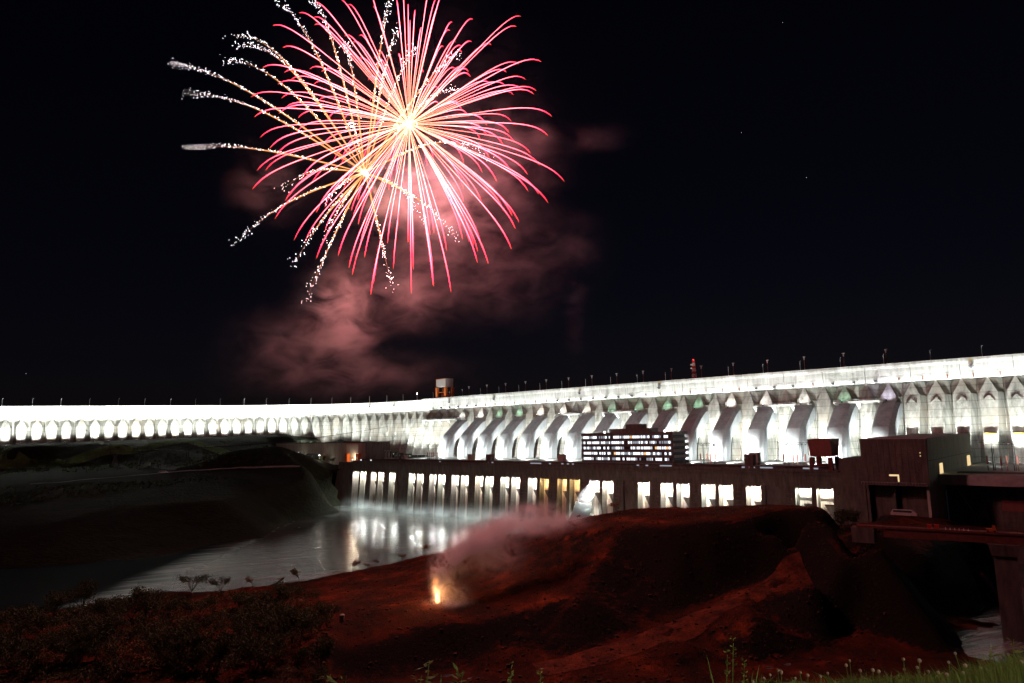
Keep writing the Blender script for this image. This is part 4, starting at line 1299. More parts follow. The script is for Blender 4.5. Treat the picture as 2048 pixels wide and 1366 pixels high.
FW = attr_glow("firework_streak", 1.0)
rb = empty("red_firework", BURST, "large round burst of red firework streaks high above the river", "firework", "fireworks over the dam")
bm = MB(); bm.tube([(0, 0, -1.6), (0, 0, -1.1), (0, 0, 0), (0, 0, 1.1), (0, 0, 1.6)], [.15, .6, .9, .6, .15], 10)
bm.build("burst_core", glow_mat("burst_core_glow", (1, .75, .45), 4), rb)
r4 = random.Random(21)
NS = 190
for i in range(NS):
    zc = 1 - 2 * (i + .5) / NS; ph_ = i * 2.39996 + r4.uniform(-.25, .25); zc = max(-1, min(1, zc + r4.uniform(-.06, .06)))
    s = math.sqrt(max(0, 1 - zc * zc)); d = Vector((s * math.cos(ph_), s * math.sin(ph_), zc))
    Rr = 75 * (r4.uniform(.84, 1.06) if r4.random() < .78 else r4.uniform(.5, .84))
    pts, rads, cols = [], [], []
    wd = r4.uniform(.7, 1.2)
    K = 13
    for k in range(K + 1):
        t = k / K
        rr = Rr * (1 - math.exp(-2.3 * t)) / (1 - math.exp(-2.3))
        p = d * (1.2 + rr) + Vector((0, 0, -7.5 * t * t * t - .5 * t * t))
        pts.append(p)
        core = max(0, 1 - t * 3.0); tip = max(0, (t - .78) / .22)
        rads.append(wd * (.016 + .098 * min(1, t * 1.9)) * (1 - .75 * tip))
        base = Vector((20.0, 2.3, 2.9)).lerp(Vector((9.0, 4.0, 2.0)), core).lerp(Vector((15.0, .45, 1.1)), min(1, max(0, (t - .4) / .45)))
        if tip > .75: base = Vector((3.0, .5, .15))
        cols.append(tuple(base))
    b = MB(); streak_tube(b, pts, rads, cols); b.build("streak", FW, rb)
light("red_burst_light", 'POINT', BURST, 1.2e6, (1.0, .34, .38), size=9)

WB = at_y(730, 345, 330)
wb = empty("willow_firework", WB, "smaller firework burst with glittering white trails, lower left of the red burst", "firework", "fireworks over the dam")
bm = MB(); bm.tube([(0, 0, -1.4), (0, 0, -.9), (0, 0, 0), (0, 0, .9), (0, 0, 1.4)], [.2, .9, 1.3, .9, .2], 10)
bm.build("burst_core", glow_mat("willow_core_glow", (1, .8, .6), 16), wb)
for i in range(30):
    d = Vector((r4.gauss(0, 1), r4.gauss(0, 1), r4.gauss(0, 1))).normalized(); ll = r4.uniform(3.0, 8.0)
    b = MB(); streak_tube(b, [d * .6, d * ll * .5, d * ll], [.13, .09, .02], [(9, 5, 2.6), (7, 3, 1.4), (2, .7, .3)]); b.build("core_ray", FW, wb)
ends = [(345, 128, 40), (372, 190, 42), (378, 295, 20), (460, 74, 80), (444, 122, 60), (556, 6, 60), (480, 92, 70), (628, 2, 55), (690, 88, 45), (472, 486, 30), (588, 530, 20), (612, 602, 10),
        (783, 576, 10), (916, 480, 30), (648, 478, 14), (850, 440, 30), (568, 378, 30), (968, 312, 50), (782, -6, 50), (796, 58, 40), (830, 95, 30), (916, 106, 30), (912, 180, 40), (700, 250, 20), (655, 400, 12)]
SPK, _n, _l, _b = new_mat("spark_glow")
_b.inputs["Base Color"].default_value = (.8, .8, .8, 1); _b.inputs["Roughness"].default_value = 1.0
_b.inputs["Emission Color"].default_value = (1, .9, .92, 1); _b.inputs["Emission Strength"].default_value = 26
SPK.cycles.emission_sampling = 'NONE'
for i, (ex_, ey_, sag) in enumerate(ends):
    E = at_y(ex_, ey_, 330 + r4.uniform(-25, 25)) - WB
    sagm = sag * 325 / F * .85
    pts, rads, cols = [], [], []
    K = 14
    curve = lambda t: E * t + Vector((0, 0, 1)) * (sagm * (4 * t * (1 - t)) * (.55 + .9 * t))
    for k in range(K + 1):
        t = k / K * .96
        pts.append(curve(t)); f_ = max(0, (t - .35) / .6)
        rads.append((.12 + .30 * math.sin(min(1, t * 1.15) * math.pi)) * (1 - .5 * f_))
        c_ = Vector((1.5, .60, .20)).lerp(Vector((.40, .15, .08)), min(1, f_ * 1.2)); cols.append(tuple(c_))
    b = MB(); streak_tube(b, pts, rads, cols); tr = b.build("trail", FW, wb)
    sp_ = MB()
    nsp = int(36 + E.length * 1.25)
    for k in range(nsp):
        t = .30 + .72 * r4.random()
        p = curve(t)
        spr = .36 + 1.5 * max(0, t - .65) ** 1.2 * 2.4
        p = p + Vector((r4.gauss(0, spr), r4.gauss(0, spr), r4.gauss(.2, spr * .8)))
        rr = .06 + .085 * r4.random() ** 2
        sp_.add([p + Vector(v) * rr for v in ((1, 0, 0), (-1, 0, 0), (0, 1, 0), (0, -1, 0), (0, 0, 1), (0, 0, -1))],
                [(0, 2, 4), (2, 1, 4), (1, 3, 4), (3, 0, 4), (2, 0, 5), (1, 2, 5), (3, 1, 5), (0, 3, 5)])
    so = sp_.build("sparks", SPK, tr); so["kind"] = "stuff"
light("willow_burst_light", 'POINT', WB, 2.2e5, (1.0, .5, .3), size=6)

# firework smoke
def sb_(x, y, dep, rpx, wt, ry=None, rd=None):
    p = at_y(x, y, dep); k = dep / F
    return (tuple(p), (rpx * k, (rd or rpx) * k * .8, (ry or rpx) * k), wt)


blobs = [sb_(690, 650, 345, 46, 2.0, 80), sb_(655, 620, 345, 40, 1.2, 40), sb_(790, 600, 345, 90, .5, 45), sb_(610, 690, 345, 90, .35, 45), sb_(870, 415, 346, 90, .75, 60), sb_(1000, 330, 345, 75, .30, 75), sb_(850, 540, 345, 110, .22, 40),
         sb_(1010, 480, 345, 90, .12, 60), sb_(530, 370, 345, 50, .4, 45), sb_(730, 345, 339, 26, .2, 26), sb_(1085, 262, 345, 24, .4, 26), sb_(700, 750, 345, 140, .22, 32), sb_(818, 250, 348, 200, .02, 180), sb_(1140, 500, 345, 50, .10, 50),  # wide faint blob at the red burst puts in its bloom as haze
         sb_(1150, 620, 345, 18, .16, 70), sb_(1190, 275, 345, 50, .12, 16), sb_(1000, 570, 345, 90, .12, 60)]
m = smoke_mat("firework_smoke", blobs, 0.065, 0.047, (.95, .90, .93), (.43, .70), (.8, 1, 1.35), 8.0, .7)
c0 = at_y(430, 820, 345); c1 = at_y(1270, 20, 345)
b = MB(); b.box(c0.x, c1.x, 312, 372, c0.z - 4, c1.z + 10)
o = b.build("firework_smoke", m); setp(o, "reddish firework smoke drifting below and beside the bursts", "smoke", None, "stuff")

# ground launch: flame, sparks, smoke plume
LP = at_z(875, 1207, 14); LP.z = hb(LP.x, LP.y)
fr = empty("launch_fire", LP, "bright launch flame with orange sparks on the red terrace", "fire")
bm = MB(); bm.tube([(0, 0, 0), (.1, 0, .8), (0, 0, 2.2), (-.2, 0, 3.8), (-.1, 0, 5.0)], [.5, .9, .85, .5, .08], 8)
bm.build("flame", glow_mat("flame_glow", (1.0, .50, .16), 8), fr)
bm = MB()
for k in range(26):
    a = r4.uniform(0, 6.28); v = r4.uniform(.6, 2.2); h = r4.uniform(5, 9.5); dx = Vector((math.cos(a) * v - 1.2, math.sin(a) * v, 0))
    pts = [dx * t + Vector((0, 0, h * 4 * t * (1 - t) * .9 + 1.5)) for t in (.25, .45, .6, .75)]
    streak_tube(bm, pts, [.03, .04, .04, .02], [(1.6, .6, .12)] * 4, 3)
so = bm.build("sparks", FW, fr); so["kind"] = "stuff"
for x, y in ((-3, -1), (-2, -2), (1.8, -1.6), (2.6, .4)):
    MB().tube([(x, y, -.4), (x + .1, y, 1.0)], .28, 7).build("mortar_tube", DARKM, fr)
light("launch_fire_light", 'POINT', LP + Vector((0, -1, 4.2)), 9000, (1.0, .40, .16), size=1.2)
pl = [(877, 1176, 284, 9, 1.5, 16), (886, 1150, 286, 15, 1.5, 18), (902, 1122, 287, 20, 1.3, 18), (935, 1094, 290, 26, 1.2, 18), (975, 1072, 294, 32, 1.0, 17), (1012, 1052, 298, 30, .9, 16), (1065, 1050, 302, 38, .75, 14), (1120, 1042, 308, 34, .5, 10),
      (912, 1186, 283, 18, .22, 14), (895, 1204, 280, 26, .5, 6), (874, 1128, 286, 8, .6, 14), (985, 1110, 292, 44, .16, 28), (1070, 1020, 305, 34, .35, 10)]
m = smoke_mat("launch_smoke", [sb_(x, y, d_, r_, w_, ry_) for x, y, d_, r_, w_, ry_ in pl], 0.11, 0.85, (.97, .97, .97), (.40, .60), (1, 1, 1), 6.0, 2.2)
c0 = at_y(835, 1222, 290); c1 = at_y(1225, 1000, 300)
b = MB(); b.box(c0.x, c1.x, 268, 326, c0.z, c1.z + 4)
o = b.build("launch_smoke", m); setp(o, "pinkish smoke plume blowing right from the launch fire", "smoke", None, "stuff")

# ------------------------------------------------------------------ bridge at the right
Bp, Bq = at_z(1735, 1050, 39.3), at_z(2200, 1074, 39.3)
br = empty("footbridge", Bp, "red-lit steel bridge crossing the gully at the right", "bridge")
dv = Bq - Bp; L = dv.length; br.rotation_euler = (0, 0, math.atan2(dv.y, dv.x))
MB().box(-4, L, -2.6, 2.6, -.8, 0).build("deck", RUST, br)
b = MB(); b.box(6, L, -2.3, -1.9, -4.2, -.85); b.build("girder", RUST, br)
b = MB(); b.box(6, L, 1.9, 2.3, -4.2, -.85); b.build("girder", RUST, br)
for s in (-2.55, 2.45):
    b = MB(); b.box(-4, L, s, s + .1, 1.0, 1.12); b.box(-4, L, s, s + .08, .5, .58)
    for i in range(int(L / 3)): b.box(i * 3 - .05, i * 3 + .05, s, s + .08, 0, 1.05)
    b.build("railing", RUST, br)
xp = ((at_z(2003, 1075, 36) - Bp)).dot(dv / L)
b = MB(); b.loft([[(xp - 3.6, -3.4, -8.6), (xp + 4.4, -3.4, -8.6), (xp + 4.4, 3.4, -8.6), (xp - 3.6, 3.4, -8.6)], [(xp - 4.6, -3.8, -4.3), (xp + 5.2, -3.8, -4.3), (xp + 5.2, 3.8, -4.3), (xp - 4.6, 3.8, -4.3)]])
b.build("pier_cap", DARKC, br)
b = MB(); b.loft([[(xp - 3.0, -2.8, -50), (xp + 4.0, -2.8, -50), (xp + 4.0, 2.8, -50), (xp - 3.0, 2.8, -50)], [(xp - 3.2, -2.8, -8.6), (xp + 4.2, -2.8, -8.6), (xp + 4.2, 2.8, -8.6), (xp - 3.2, 2.8, -8.6)]])
b.build("pier", DARKC, br)
b = MB(); b.box(-6, 2.5, -2.9, 2.9, -7, -.9); b.build("abutment", DARKC, br)
bw = br.rotation_euler.z
def on_bridge(x, y): return br.matrix_basis @ Vector((x, y, 0))
for i, xx in enumerate((22.5, 25.0)):
    t = MB(); t.box(-.7, .7, -.5, .5, 0, 1.5); t.box(-.85, .85, -.6, .6, 1.5, 1.7)
    o = t.build("barrier_block", REDP, None, on_bridge(xx, -1.0), bw)
    setp(o, ("smaller" if i == 0 else "right-hand") + " red barrier block standing on the bridge deck", "barrier", "barrier blocks on the bridge")
for i in range(6):
    t = MB(); t.tube([(0, 0, 0), (0, 0, .06), (0, 0, .07), (0, 0, .75)], [.32, .32, .24, .06], 8)
    o = t.build("traffic_cone", WHITEP, None, on_bridge(28 + i * 1.5, -1.2), bw)
    setp(o, "small white traffic cone on the bridge, %s after the red barrier blocks" % ordinal(i + 1), "cone", "traffic cones on the bridge")
t = empty("inspection_trolley", on_bridge(xp - 3, -2.2), "small orange trolley on the bridge above its pier", "trolley", None, bw)
MB().box(-1.6, 1.6, -.5, .6, .5, 1.4).build("body", ORANGE, t)
MB().box(.4, 1.5, -.4, .5, 1.4, 2.5).build("cab", ORANGE, t)
for x in (-1.1, 1.1): MB().tube([(x, -.6, .4), (x, .7, .4)], .4, 8).build("wheel", DARKM, t)

# vehicles
def vehicle(loc, rot, label, cat, name, L, Wd, H, body, cab):
    t = empty(name, loc, label, cat, None, rot)
    b = MB(); b.loft([[(-L / 2, -Wd / 2, .5), (L / 2, -Wd / 2, .5), (L / 2, Wd / 2, .5), (-L / 2, Wd / 2, .5)], [(-L / 2, -Wd / 2, H * .55), (L / 2, -Wd / 2, H * .5), (L / 2, Wd / 2, H * .5), (-L / 2, Wd / 2, H * .55)]])
    b.build("body", body, t)
    b = MB(); k = cab
    b.loft([[(-L * k[0], -Wd / 2 + .05, H * .52), (L * k[1], -Wd / 2 + .05, H * .5), (L * k[1], Wd / 2 - .05, H * .5), (-L * k[0], Wd / 2 - .05, H * .52)],
            [(-L * k[0] * .85, -Wd / 2 + .2, H), (L * k[1] * .75, -Wd / 2 + .2, H), (L * k[1] * .75, Wd / 2 - .2, H), (-L * k[0] * .85, Wd / 2 - .2, H)]])
    b.build("cabin", body, t)
    b = MB(); b.box(-L * k[0] * .8, L * k[1] * .7, -Wd / 2 - .0, -Wd / 2 + .12, H * .6, H * .9); b.build("side_window", DARKM, t)
    for x in (-L * .32, L * .32):
        for y in (-Wd / 2 + .1, Wd / 2 - .1):
            MB().tube([(x, y - .12, .38), (x, y + .12, .38)], .38, 10).build("wheel", DARKM, t)
    return t


pz = at_z(326, 947, 45.5); pz.z = hh(pz.x, pz.y) + 1.2
vehicle(pz, .45, "pale long car on the road across the dark hillside", "car", "parked_car", 9.5, 2.6, 2.6, WHITEP, (.42, .36))
pz = at_z(1808, 1028, 30); pz.z = hb(pz.x, pz.y)
vehicle(pz, DAM_ROT, "pale coach parked below the assembly hall", "coach", "parked_coach", 13, 2.8, 3.6, PANELW, (.49, .47))
pz = at_z(684, 1243, 14); pz.z = hb(pz.x, pz.y) - .4
t = MB(); t.box(-.75, .75, -.6, .6, 0, 3.0); t.loft([[(-.8, -.65, 3.0), (.8, -.65, 3.0), (.8, .65, 3.0), (-.8, .65, 3.0)], [(-.5, -.4, 3.4), (.5, -.4, 3.4), (.5, .4, 3.4), (-.5, .4, 3.4)]])
setp(t.build("marker_post", BOARD, None, pz), "squat concrete marker post on the edge of the red terrace", "marker post")

# ------------------------------------------------------------------ vegetation
def tree_mesh(seed, H, spread, leaves, leaf, flat=.6, bare=False, lean=0.0):
    r = random.Random(seed)
    w = MB(); tips = []
    th = H * r.uniform(.10, .22)
    w.tube([(0, 0, -.6), (lean * .3, 0, th * .5), (lean * .6, 0, th)], [H * .035, H * .027, H * .022], 6)
    for i in range(r.randint(5, 8)):
        a = r.uniform(0, 6.28); e = r.uniform(.3, .95)
        p0 = Vector((lean * .6, 0, th * r.uniform(.75, 1)))
        p1 = p0 + Vector((math.cos(a) * spread * .45 * e, math.sin(a) * spread * .45 * e, (H - th) * .45))
        p2 = p0 + Vector((math.cos(a) * spread * .9 * e, math.sin(a) * spread * .9 * e, (H - th) * r.uniform(.7, .98)))
        w.tube([p0, p1, p2], [H * .016, H * .010, H * .004], 4)
        tips += [(p2, 1), (p1.lerp(p2, .5), .8)]
        for j in range(3):
            a2 = a + r.uniform(-1.2, 1.2)
            p3 = p1.lerp(p2, r.uniform(.1, .8)) + Vector((math.cos(a2) * spread * .35, math.sin(a2) * spread * .35, (H - th) * r.uniform(.05, .3)))
            w.tube([p1.lerp(p2, .3), p3], [H * .007, H * .003], 3)
            tips.append((p3, .8))
    c = MB()
    for i in range(leaves):
        t_, k = r.choice(tips)
        p = t_ + Vector((r.gauss(0, spread * .17 * k), r.gauss(0, spread * .17 * k), r.gauss(-.1, spread * .17 * flat)))
        n_ = Vector((r.uniform(-1, 1), r.uniform(-1, 1), r.uniform(-.4, 1))).normalized()
        s = n_.orthogonal().normalized() * leaf * r.uniform(.6, 1.3); q = n_.cross(s).normalized() * leaf * r.uniform(.3, .6)
        c.add([p - s, p - q, p + s, p + q], [(0, 1, 2, 3)])
    return w, c


def make_tree(name, label, cat, group, seed, H, spread, leaves, leaf, mat, flat=.6, lean=0.0):
    w, c = tree_mesh(seed, H, spread, leaves, leaf, flat, lean=lean)
    t = empty(name, (0, 0, 0), label, cat, group)
    w.build("trunk", BARK, t); c.build("crown", mat, t)
    return t


protos = [make_tree("bank_tree", "x", "tree", "g", 50 + i, H, s, nl_, lf, m_, fl, ln) for i, (H, s, nl_, lf, m_, fl, ln) in enumerate([
    (8.5, 5.5, 1300, .34, LEAF, .6, .6), (10, 5.0, 1500, .36, LEAF, .8, -.4), (6.5, 4.5, 1000, .30, LEAFDRY, .5, .3), (7.5, 6.5, 900, .30, LEAF, .35, .8), (5.0, 3.6, 500, .26, LEAFDRY, .5, .2)])]
used = [False] * 5
def plant(i, p, rot, scale, label, group):
    if not used[i]:
        o = protos[i]; used[i] = True
        o.location = p; o.rotation_euler = (0, 0, rot); o["label"] = label; o["group"] = group
    else:
        o = copy_tree(protos[i], p, rot, label, group)
    o.scale = (scale,) * 3
    return o


r5 = random.Random(99)
RB = [(385, 1186, 3, 1.0, "wide umbrella-crowned tree against the bright river"), (505, 1180, 4, .8, "rounded bush on the bank right of the umbrella-crowned tree"), (598, 1166, 4, 1.0, "dark rounded bush on the ridge before the river glare"),
      (440, 1188, 0, .6, "low green bush just right of the umbrella-crowned tree"), (705, 1144, 4, .9, "bush on the ridge below the river's bright middle"), (757, 1136, 4, .6, "small shrub on the ridge between two rounder bushes"),
      (806, 1124, 4, .75, "rounded shrub on the ridge left of the smoke plume"), (845, 1116, 4, .95, "bushy shrub on the ridge at the edge of the smoke plume"), (560, 1171, 4, .55, "tiny shrub on the ridge left of a dark rounded bush"),
      (1232, 1024, 4, .8, "shrub on the plateau rim below the water jet"), (1155, 1040, 4, .45, "thin sapling on the plateau rim left of the water jet"), (735, 1138, 4, .5, "small shrub on the ridge right of the first bush")]
for x, y, i, s, lab in RB:
    z0 = at_z(x, y, 7 if x < 1000 else 38)
    # walk out along the line of sight to the ridge
    best = None
    for k in range(80):
        q = Vector((z0.x, z0.y, 0)) * (.82 + k * .004)
        z_ = hb(q.x, q.y)
        ang = (EYE.z - z_) / q.length
        if z_ > 1 and (best is None or ang < best[0] * .985): best = (ang, Vector((q.x, q.y, z_ - .2)))
    plant(i, best[1] if best else z0, r5.uniform(0, 6), s * 1.35, lab, "shrubs along the river ridge")
n = 0
tries = 0
while n < 130 and tries < 1500:
    tries += 1
    x, y = r5.uniform(-20, 660), r5.uniform(1215, 1368)
    p = at_z(x, y, 8)
    if not (-325 < p.x < 330 and 195 < p.y < 460): continue
    z_ = hb(p.x, p.y)
    if z_ < 2 or (x > 560 and y < 1280 + (x - 560) * -.5 and x > 640): continue
    kk = r5.choice((0, 1, 0, 2, 3, 4))
    plant(kk, Vector((p.x, p.y, z_ - .3)), r5.uniform(0, 6), r5.uniform(.75, 1.35), ["leafy tree of middling height in the thicket on the lower left bank", "tall rounded leafy tree in the thicket on the lower left bank", "dry-leaved low tree in the thicket on the lower left bank",
          "wide flat-crowned tree in the thicket on the lower left bank", "small dry shrub in the thicket on the lower left bank"][kk], "trees in the thicket on the lower left bank")
    n += 1
# trees by the rim right of the plateau
for i, (x, y, z, s) in enumerate([(1690, 1062, 33, 1.0), (1678, 1044, 36, .8), (1705, 1075, 31, .9)]):
    p = at_z(x, y, z); p.z = hb(p.x, p.y) - .3
    plant(1, p, i, s, ["dark rounded tree behind the right end of the plateau", "uppermost dark tree at the plateau's right end", "lowest dark tree beside the red track"][i], "trees at the right end of the plateau")
# far trees in front of the wing
for i, (x, y, s, lab) in enumerate([(10, 880, 1.7, "broad dark tree at the far left below the dam wing"), (75, 884, 1.2, "dark tree right of the broad one below the dam wing"), (96, 884, 1.0, "middle one of the small dark trees below the dam wing"), (130, 884, 1.3, "rightmost small dark tree below the dam wing"),
                                   (38, 884, .9, "small dark tree close to the broad one below the dam wing"), (450, 874, 1.1, "lone tree on the hilltop left of the control building"), (645, 916, 1.0, "tree before the wall of the control building, left of a pair"), (664, 916, .8, "tree before the wall of the control building, right of a pair")]):
    if x < 600:
        p, d = wing(0); dep = 800 if x < 300 else 900
        q = at_y(x, y, dep)
        q.z = hh(q.x, q.y) - .5
    else:
        a, z = on_n(x, 930, 468); q = W(a, 468, 46)
    plant([1, 0, 1, 0, 4, 3, 1, 1][i], q, i * 1.3, s, lab, "trees near the far end of the dam")
# scrub clumps on the far bank and terraces (uncountable)
b = MB(); r6 = random.Random(5)
for i in range(26000):
    if i < 15000:
        x, y = r6.uniform(-20, 690), r6.uniform(880, 1130); q = at_z(x, y, 30)
        k = r6.uniform(.8, 1.35)
        qx, qy = q.x * k, q.y * k
        if not (fxs[0] < qx < fxs[-1] and fys[0] < qy < fys[-1]): continue
        if AX.x * qx + AX.y * qy > -716 : continue
        if AX.x * qx + AX.y * qy > -905 and NX.x * qx + NX.y * qy > 458 and NX.x * qx + NX.y * qy < 520: continue
        z_ = hh(qx, qy)
        if z_ < 1.2 or z_ > 74 or 40 < z_ < 49 or 64 < z_ < 69: continue
        rr = 1.5
    else:
        x, y = r6.uniform(900, 1760), r6.uniform(1005, 1366); q = at_z(x, y, 20); qx, qy = q.x, q.y
        if not (xs[0] < qx < xs[-1] and 195 < qy < 440): continue
        e_ = 2.0
        z_ = hb(qx, qy); gx = (hb(qx + e_, qy) - hb(qx - e_, qy)) / (2 * e_); gy = (hb(qx, qy + e_) - hb(qx, qy - e_)) / (2 * e_)
        if math.hypot(gx, gy) < .42 or z_ < .5 or r6.random() < .65: continue
        rr = .55
    for j in range(3):
        p = Vector((qx + r6.gauss(0, rr), qy + r6.gauss(0, rr), z_ + abs(r6.gauss(0, rr * .6))))
        n_ = Vector((r6.uniform(-1, 1), r6.uniform(-1, 1), r6.uniform(0, 1))).normalized()
        s = n_.orthogonal().normalized() * rr * .8; q2 = n_.cross(s) * .6
        b.add([p - s, p - q2, p + s, p + q2], [(0, 1, 2, 3)])
for i in range(13000):
    x, y = r6.uniform(-40, 640), r6.uniform(1180, 1372); q = at_z(x, y, 8)
    if not (xs[0] < q.x < xs[-1] and 190 < q.y < 440): continue
    z_ = hb(q.x, q.y)
    if z_ < 1.5 or (x > 520 and y > 1300 - (x - 520) * .35 and r6.random() < .8): continue
    dn = noise.noise(Vector((q.x * .05, q.y * .05, 7.0)))
    if dn < -.15: continue
    for j in range(4):
        p = Vector((q.x + r6.gauss(0, .8), q.y + r6.gauss(0, .8), z_ + abs(r6.gauss(0, .5 + 1.6 * max(0, dn)))))
        n_ = Vector((r6.uniform(-1, 1), r6.uniform(-1, 1), r6.uniform(0, 1))).normalized()
        s = n_.orthogonal().normalized() * .42; q2 = n_.cross(s) * .6
        b.add([p - s, p - q2, p + s, p + q2], [(0, 1, 2, 3)])
o = b.build("undergrowth", LEAF); setp(o, "dark scrub covering the steep banks", "undergrowth", None, "stuff")
b = MB()
for i in range(5200):
    x, y = r6.uniform(420, 1780), r6.uniform(1010, 1350); q = at_z(x, y, r6.choice((6, 10, 14, 22, 36, 40)))
    if not (xs[0] < q.x < xs[-1] and 195 < q.y < 440): continue
    z_ = hb(q.x, q.y)
    if z_ < .5: continue
    r_ = .12 + .55 * r6.random() ** 3
    P8 = [Vector((q.x + sx * r_ * r6.uniform(.6, 1.2), q.y + sy * r_ * r6.uniform(.6, 1.2), z_ + (r_ * r6.uniform(.4, 1.0) if sz > 0 else -.3))) for sz in (-1, 1) for sy in (-1, 1) for sx in (-1, 1)]
    b.add(P8, [(0, 2, 3, 1), (4, 5, 7, 6), (0, 1, 5, 4), (2, 6, 7, 3), (0, 4, 6, 2), (1, 3, 7, 5)])
o = b.build("rubble", RUBBLE); setp(o, "loose stones scattered over the red ground", "stones", None, "stuff")
# dry grass tufts on the level red ground
b = MB()
for i in range(26000):
    x, y = r6.uniform(420, 1760), r6.uniform(1008, 1350)
    q = at_z(x, y, r6.choice((9, 13, 16, 39, 40, 41, 20)))
    if not (xs[0] < q.x < xs[-1] and 195 < q.y < 440): continue
    z_ = hb(q.x, q.y)
    if z_ < 1.5: continue
    for j in range(3):
        a = r6.uniform(0, 6.28); h = r6.uniform(.3, .9)
        p = Vector((q.x + r6.gauss(0, .4), q.y + r6.gauss(0, .4), z_))
        s = Vector((math.cos(a), math.sin(a), 0)) * .09
        t_ = Vector((r6.gauss(0, .25), r6.gauss(0, .25), h))
        b.add([p - s, p + s, p + t_], [(0, 1, 2)])
o = b.build("dry_grass", LEAFDRY); setp(o, "short dry grass growing on the red terraces", "grass", None, "stuff")

# foreground verge under the camera
VX = np.linspace(-9, 10, 90); VY = np.linspace(-3, 8, 60)
def vz(x, y):
    edge_ = 4.6 + .35 * np.sin(x * 1.3)
    return 81.17 + .03 * np.sin(x * 2.1 + y) - np.maximum(0, y - edge_) * 1.1 + np.clip((x - 1.2) * .14, 0, .6)
verge, VV = grid_terrain("grass_verge", lambda X, Y: vz(X, Y), VX, VY, .03, GRASSY)
hv = sampler(VV, VX, VY)
b = MB(); r7 = random.Random(8)
def pix(p):
    v = p - EYE; d = v.dot(FWD)
    return 1024 + F * v.dot(CR) / d, 683 - F * v.dot(CU) / d
for i in range(30000):
    x = r7.uniform(.6, 4.6); y = r7.uniform(2.6, 5.2)
    z_ = hv(x, y)
    sx_, _sy = pix(Vector((x, y, z_)))
    lim = np.interp(sx_, [1380, 1480, 1650, 1800, 1900, 1980, 2060], [1372, 1360, 1356, 1345, 1338, 1318, 1300]) + r7.uniform(-4, 22)
    if r7.random() > np.interp(sx_, [1380, 1600, 1900], [.05, .6, 1.0]): continue
    zt = at_y(sx_, lim, y).z
    h = min(r7.uniform(.8, 1.0) * (zt - z_), .9)
    if h < .05: continue
    a = r7.uniform(0, 6.28); s = Vector((math.cos(a), math.sin(a), 0)) * r7.uniform(.002, .0045)
    l_ = Vector((r7.gauss(0, .08), r7.gauss(0, .06), 0))
    p = Vector((x, y, z_))
    b.add([p - s, p + s, p + s * .8 + l_ * .4 + Vector((0, 0, h * .65)), p + l_ + Vector((0, 0, h)), p - s * .8 + l_ * .4 + Vector((0, 0, h * .65))], [(0, 1, 2, 3, 4)])
o = b.build("grass", BLADE); setp(o, "green grass along the lookout edge in the lower right corner", "grass", None, "stuff")


def flower(p, h, lean, label):
    t = empty("clover_flower", p, label, "flower", "clover flowers along the lookout edge")
    tip = Vector((lean[0], lean[1], h))
    MB().tube([(0, 0, 0), tuple(tip * .5 + Vector((0, 0, .03))), tuple(tip)], [.004, .003, .0025], 4).build("stem", BLADE, t)
    b = MB(); r = .0085
    rings_ = []
    for k in range(5):
        an = math.pi * (k + .4) / 5
        rings_.append([tip + Vector((math.cos(q * math.pi / 4) * r * math.sin(an), math.sin(q * math.pi / 4) * r * math.sin(an), -r * math.cos(an) + r * .8)) for q in range(8)])
    b.loft(rings_); b.build("bloom", BLOOM, t)


FLP = [(1505, 1358), (1528, 1352), (1556, 1336), (1562, 1338), (1540, 1345), (1590, 1352), (1600, 1340), (1615, 1345), (1640, 1348), (1655, 1342), (1692, 1325), (1699, 1317), (1720, 1336), (1745, 1334), (1757, 1337), (1806, 1313),
       (1808, 1334), (1834, 1330), (1838, 1315), (1856, 1338), (1876, 1340), (1893, 1343), (1897, 1320), (1910, 1302), (1926, 1340), (1930, 1325), (1962, 1332), (2000, 1310), (2016, 1304), (2024, 1322), (2042, 1318), (1985, 1345)]
for i, (x, y) in enumerate(FLP):
    dep = r7.uniform(3.1, 4.4)
    top_ = at_y(x, y, dep)
    ln = (r7.uniform(-.06, .06), r7.uniform(-.05, .05))
    zb_ = hv(top_.x - ln[0], top_.y - ln[1])
    flower(Vector((top_.x - ln[0], top_.y - ln[1], zb_)), max(.1, top_.z - zb_ - .02), ln, "pale clover bloom in the lower right grass, %s from the left" % ordinal(sorted(FLP).index((x, y)) + 1))


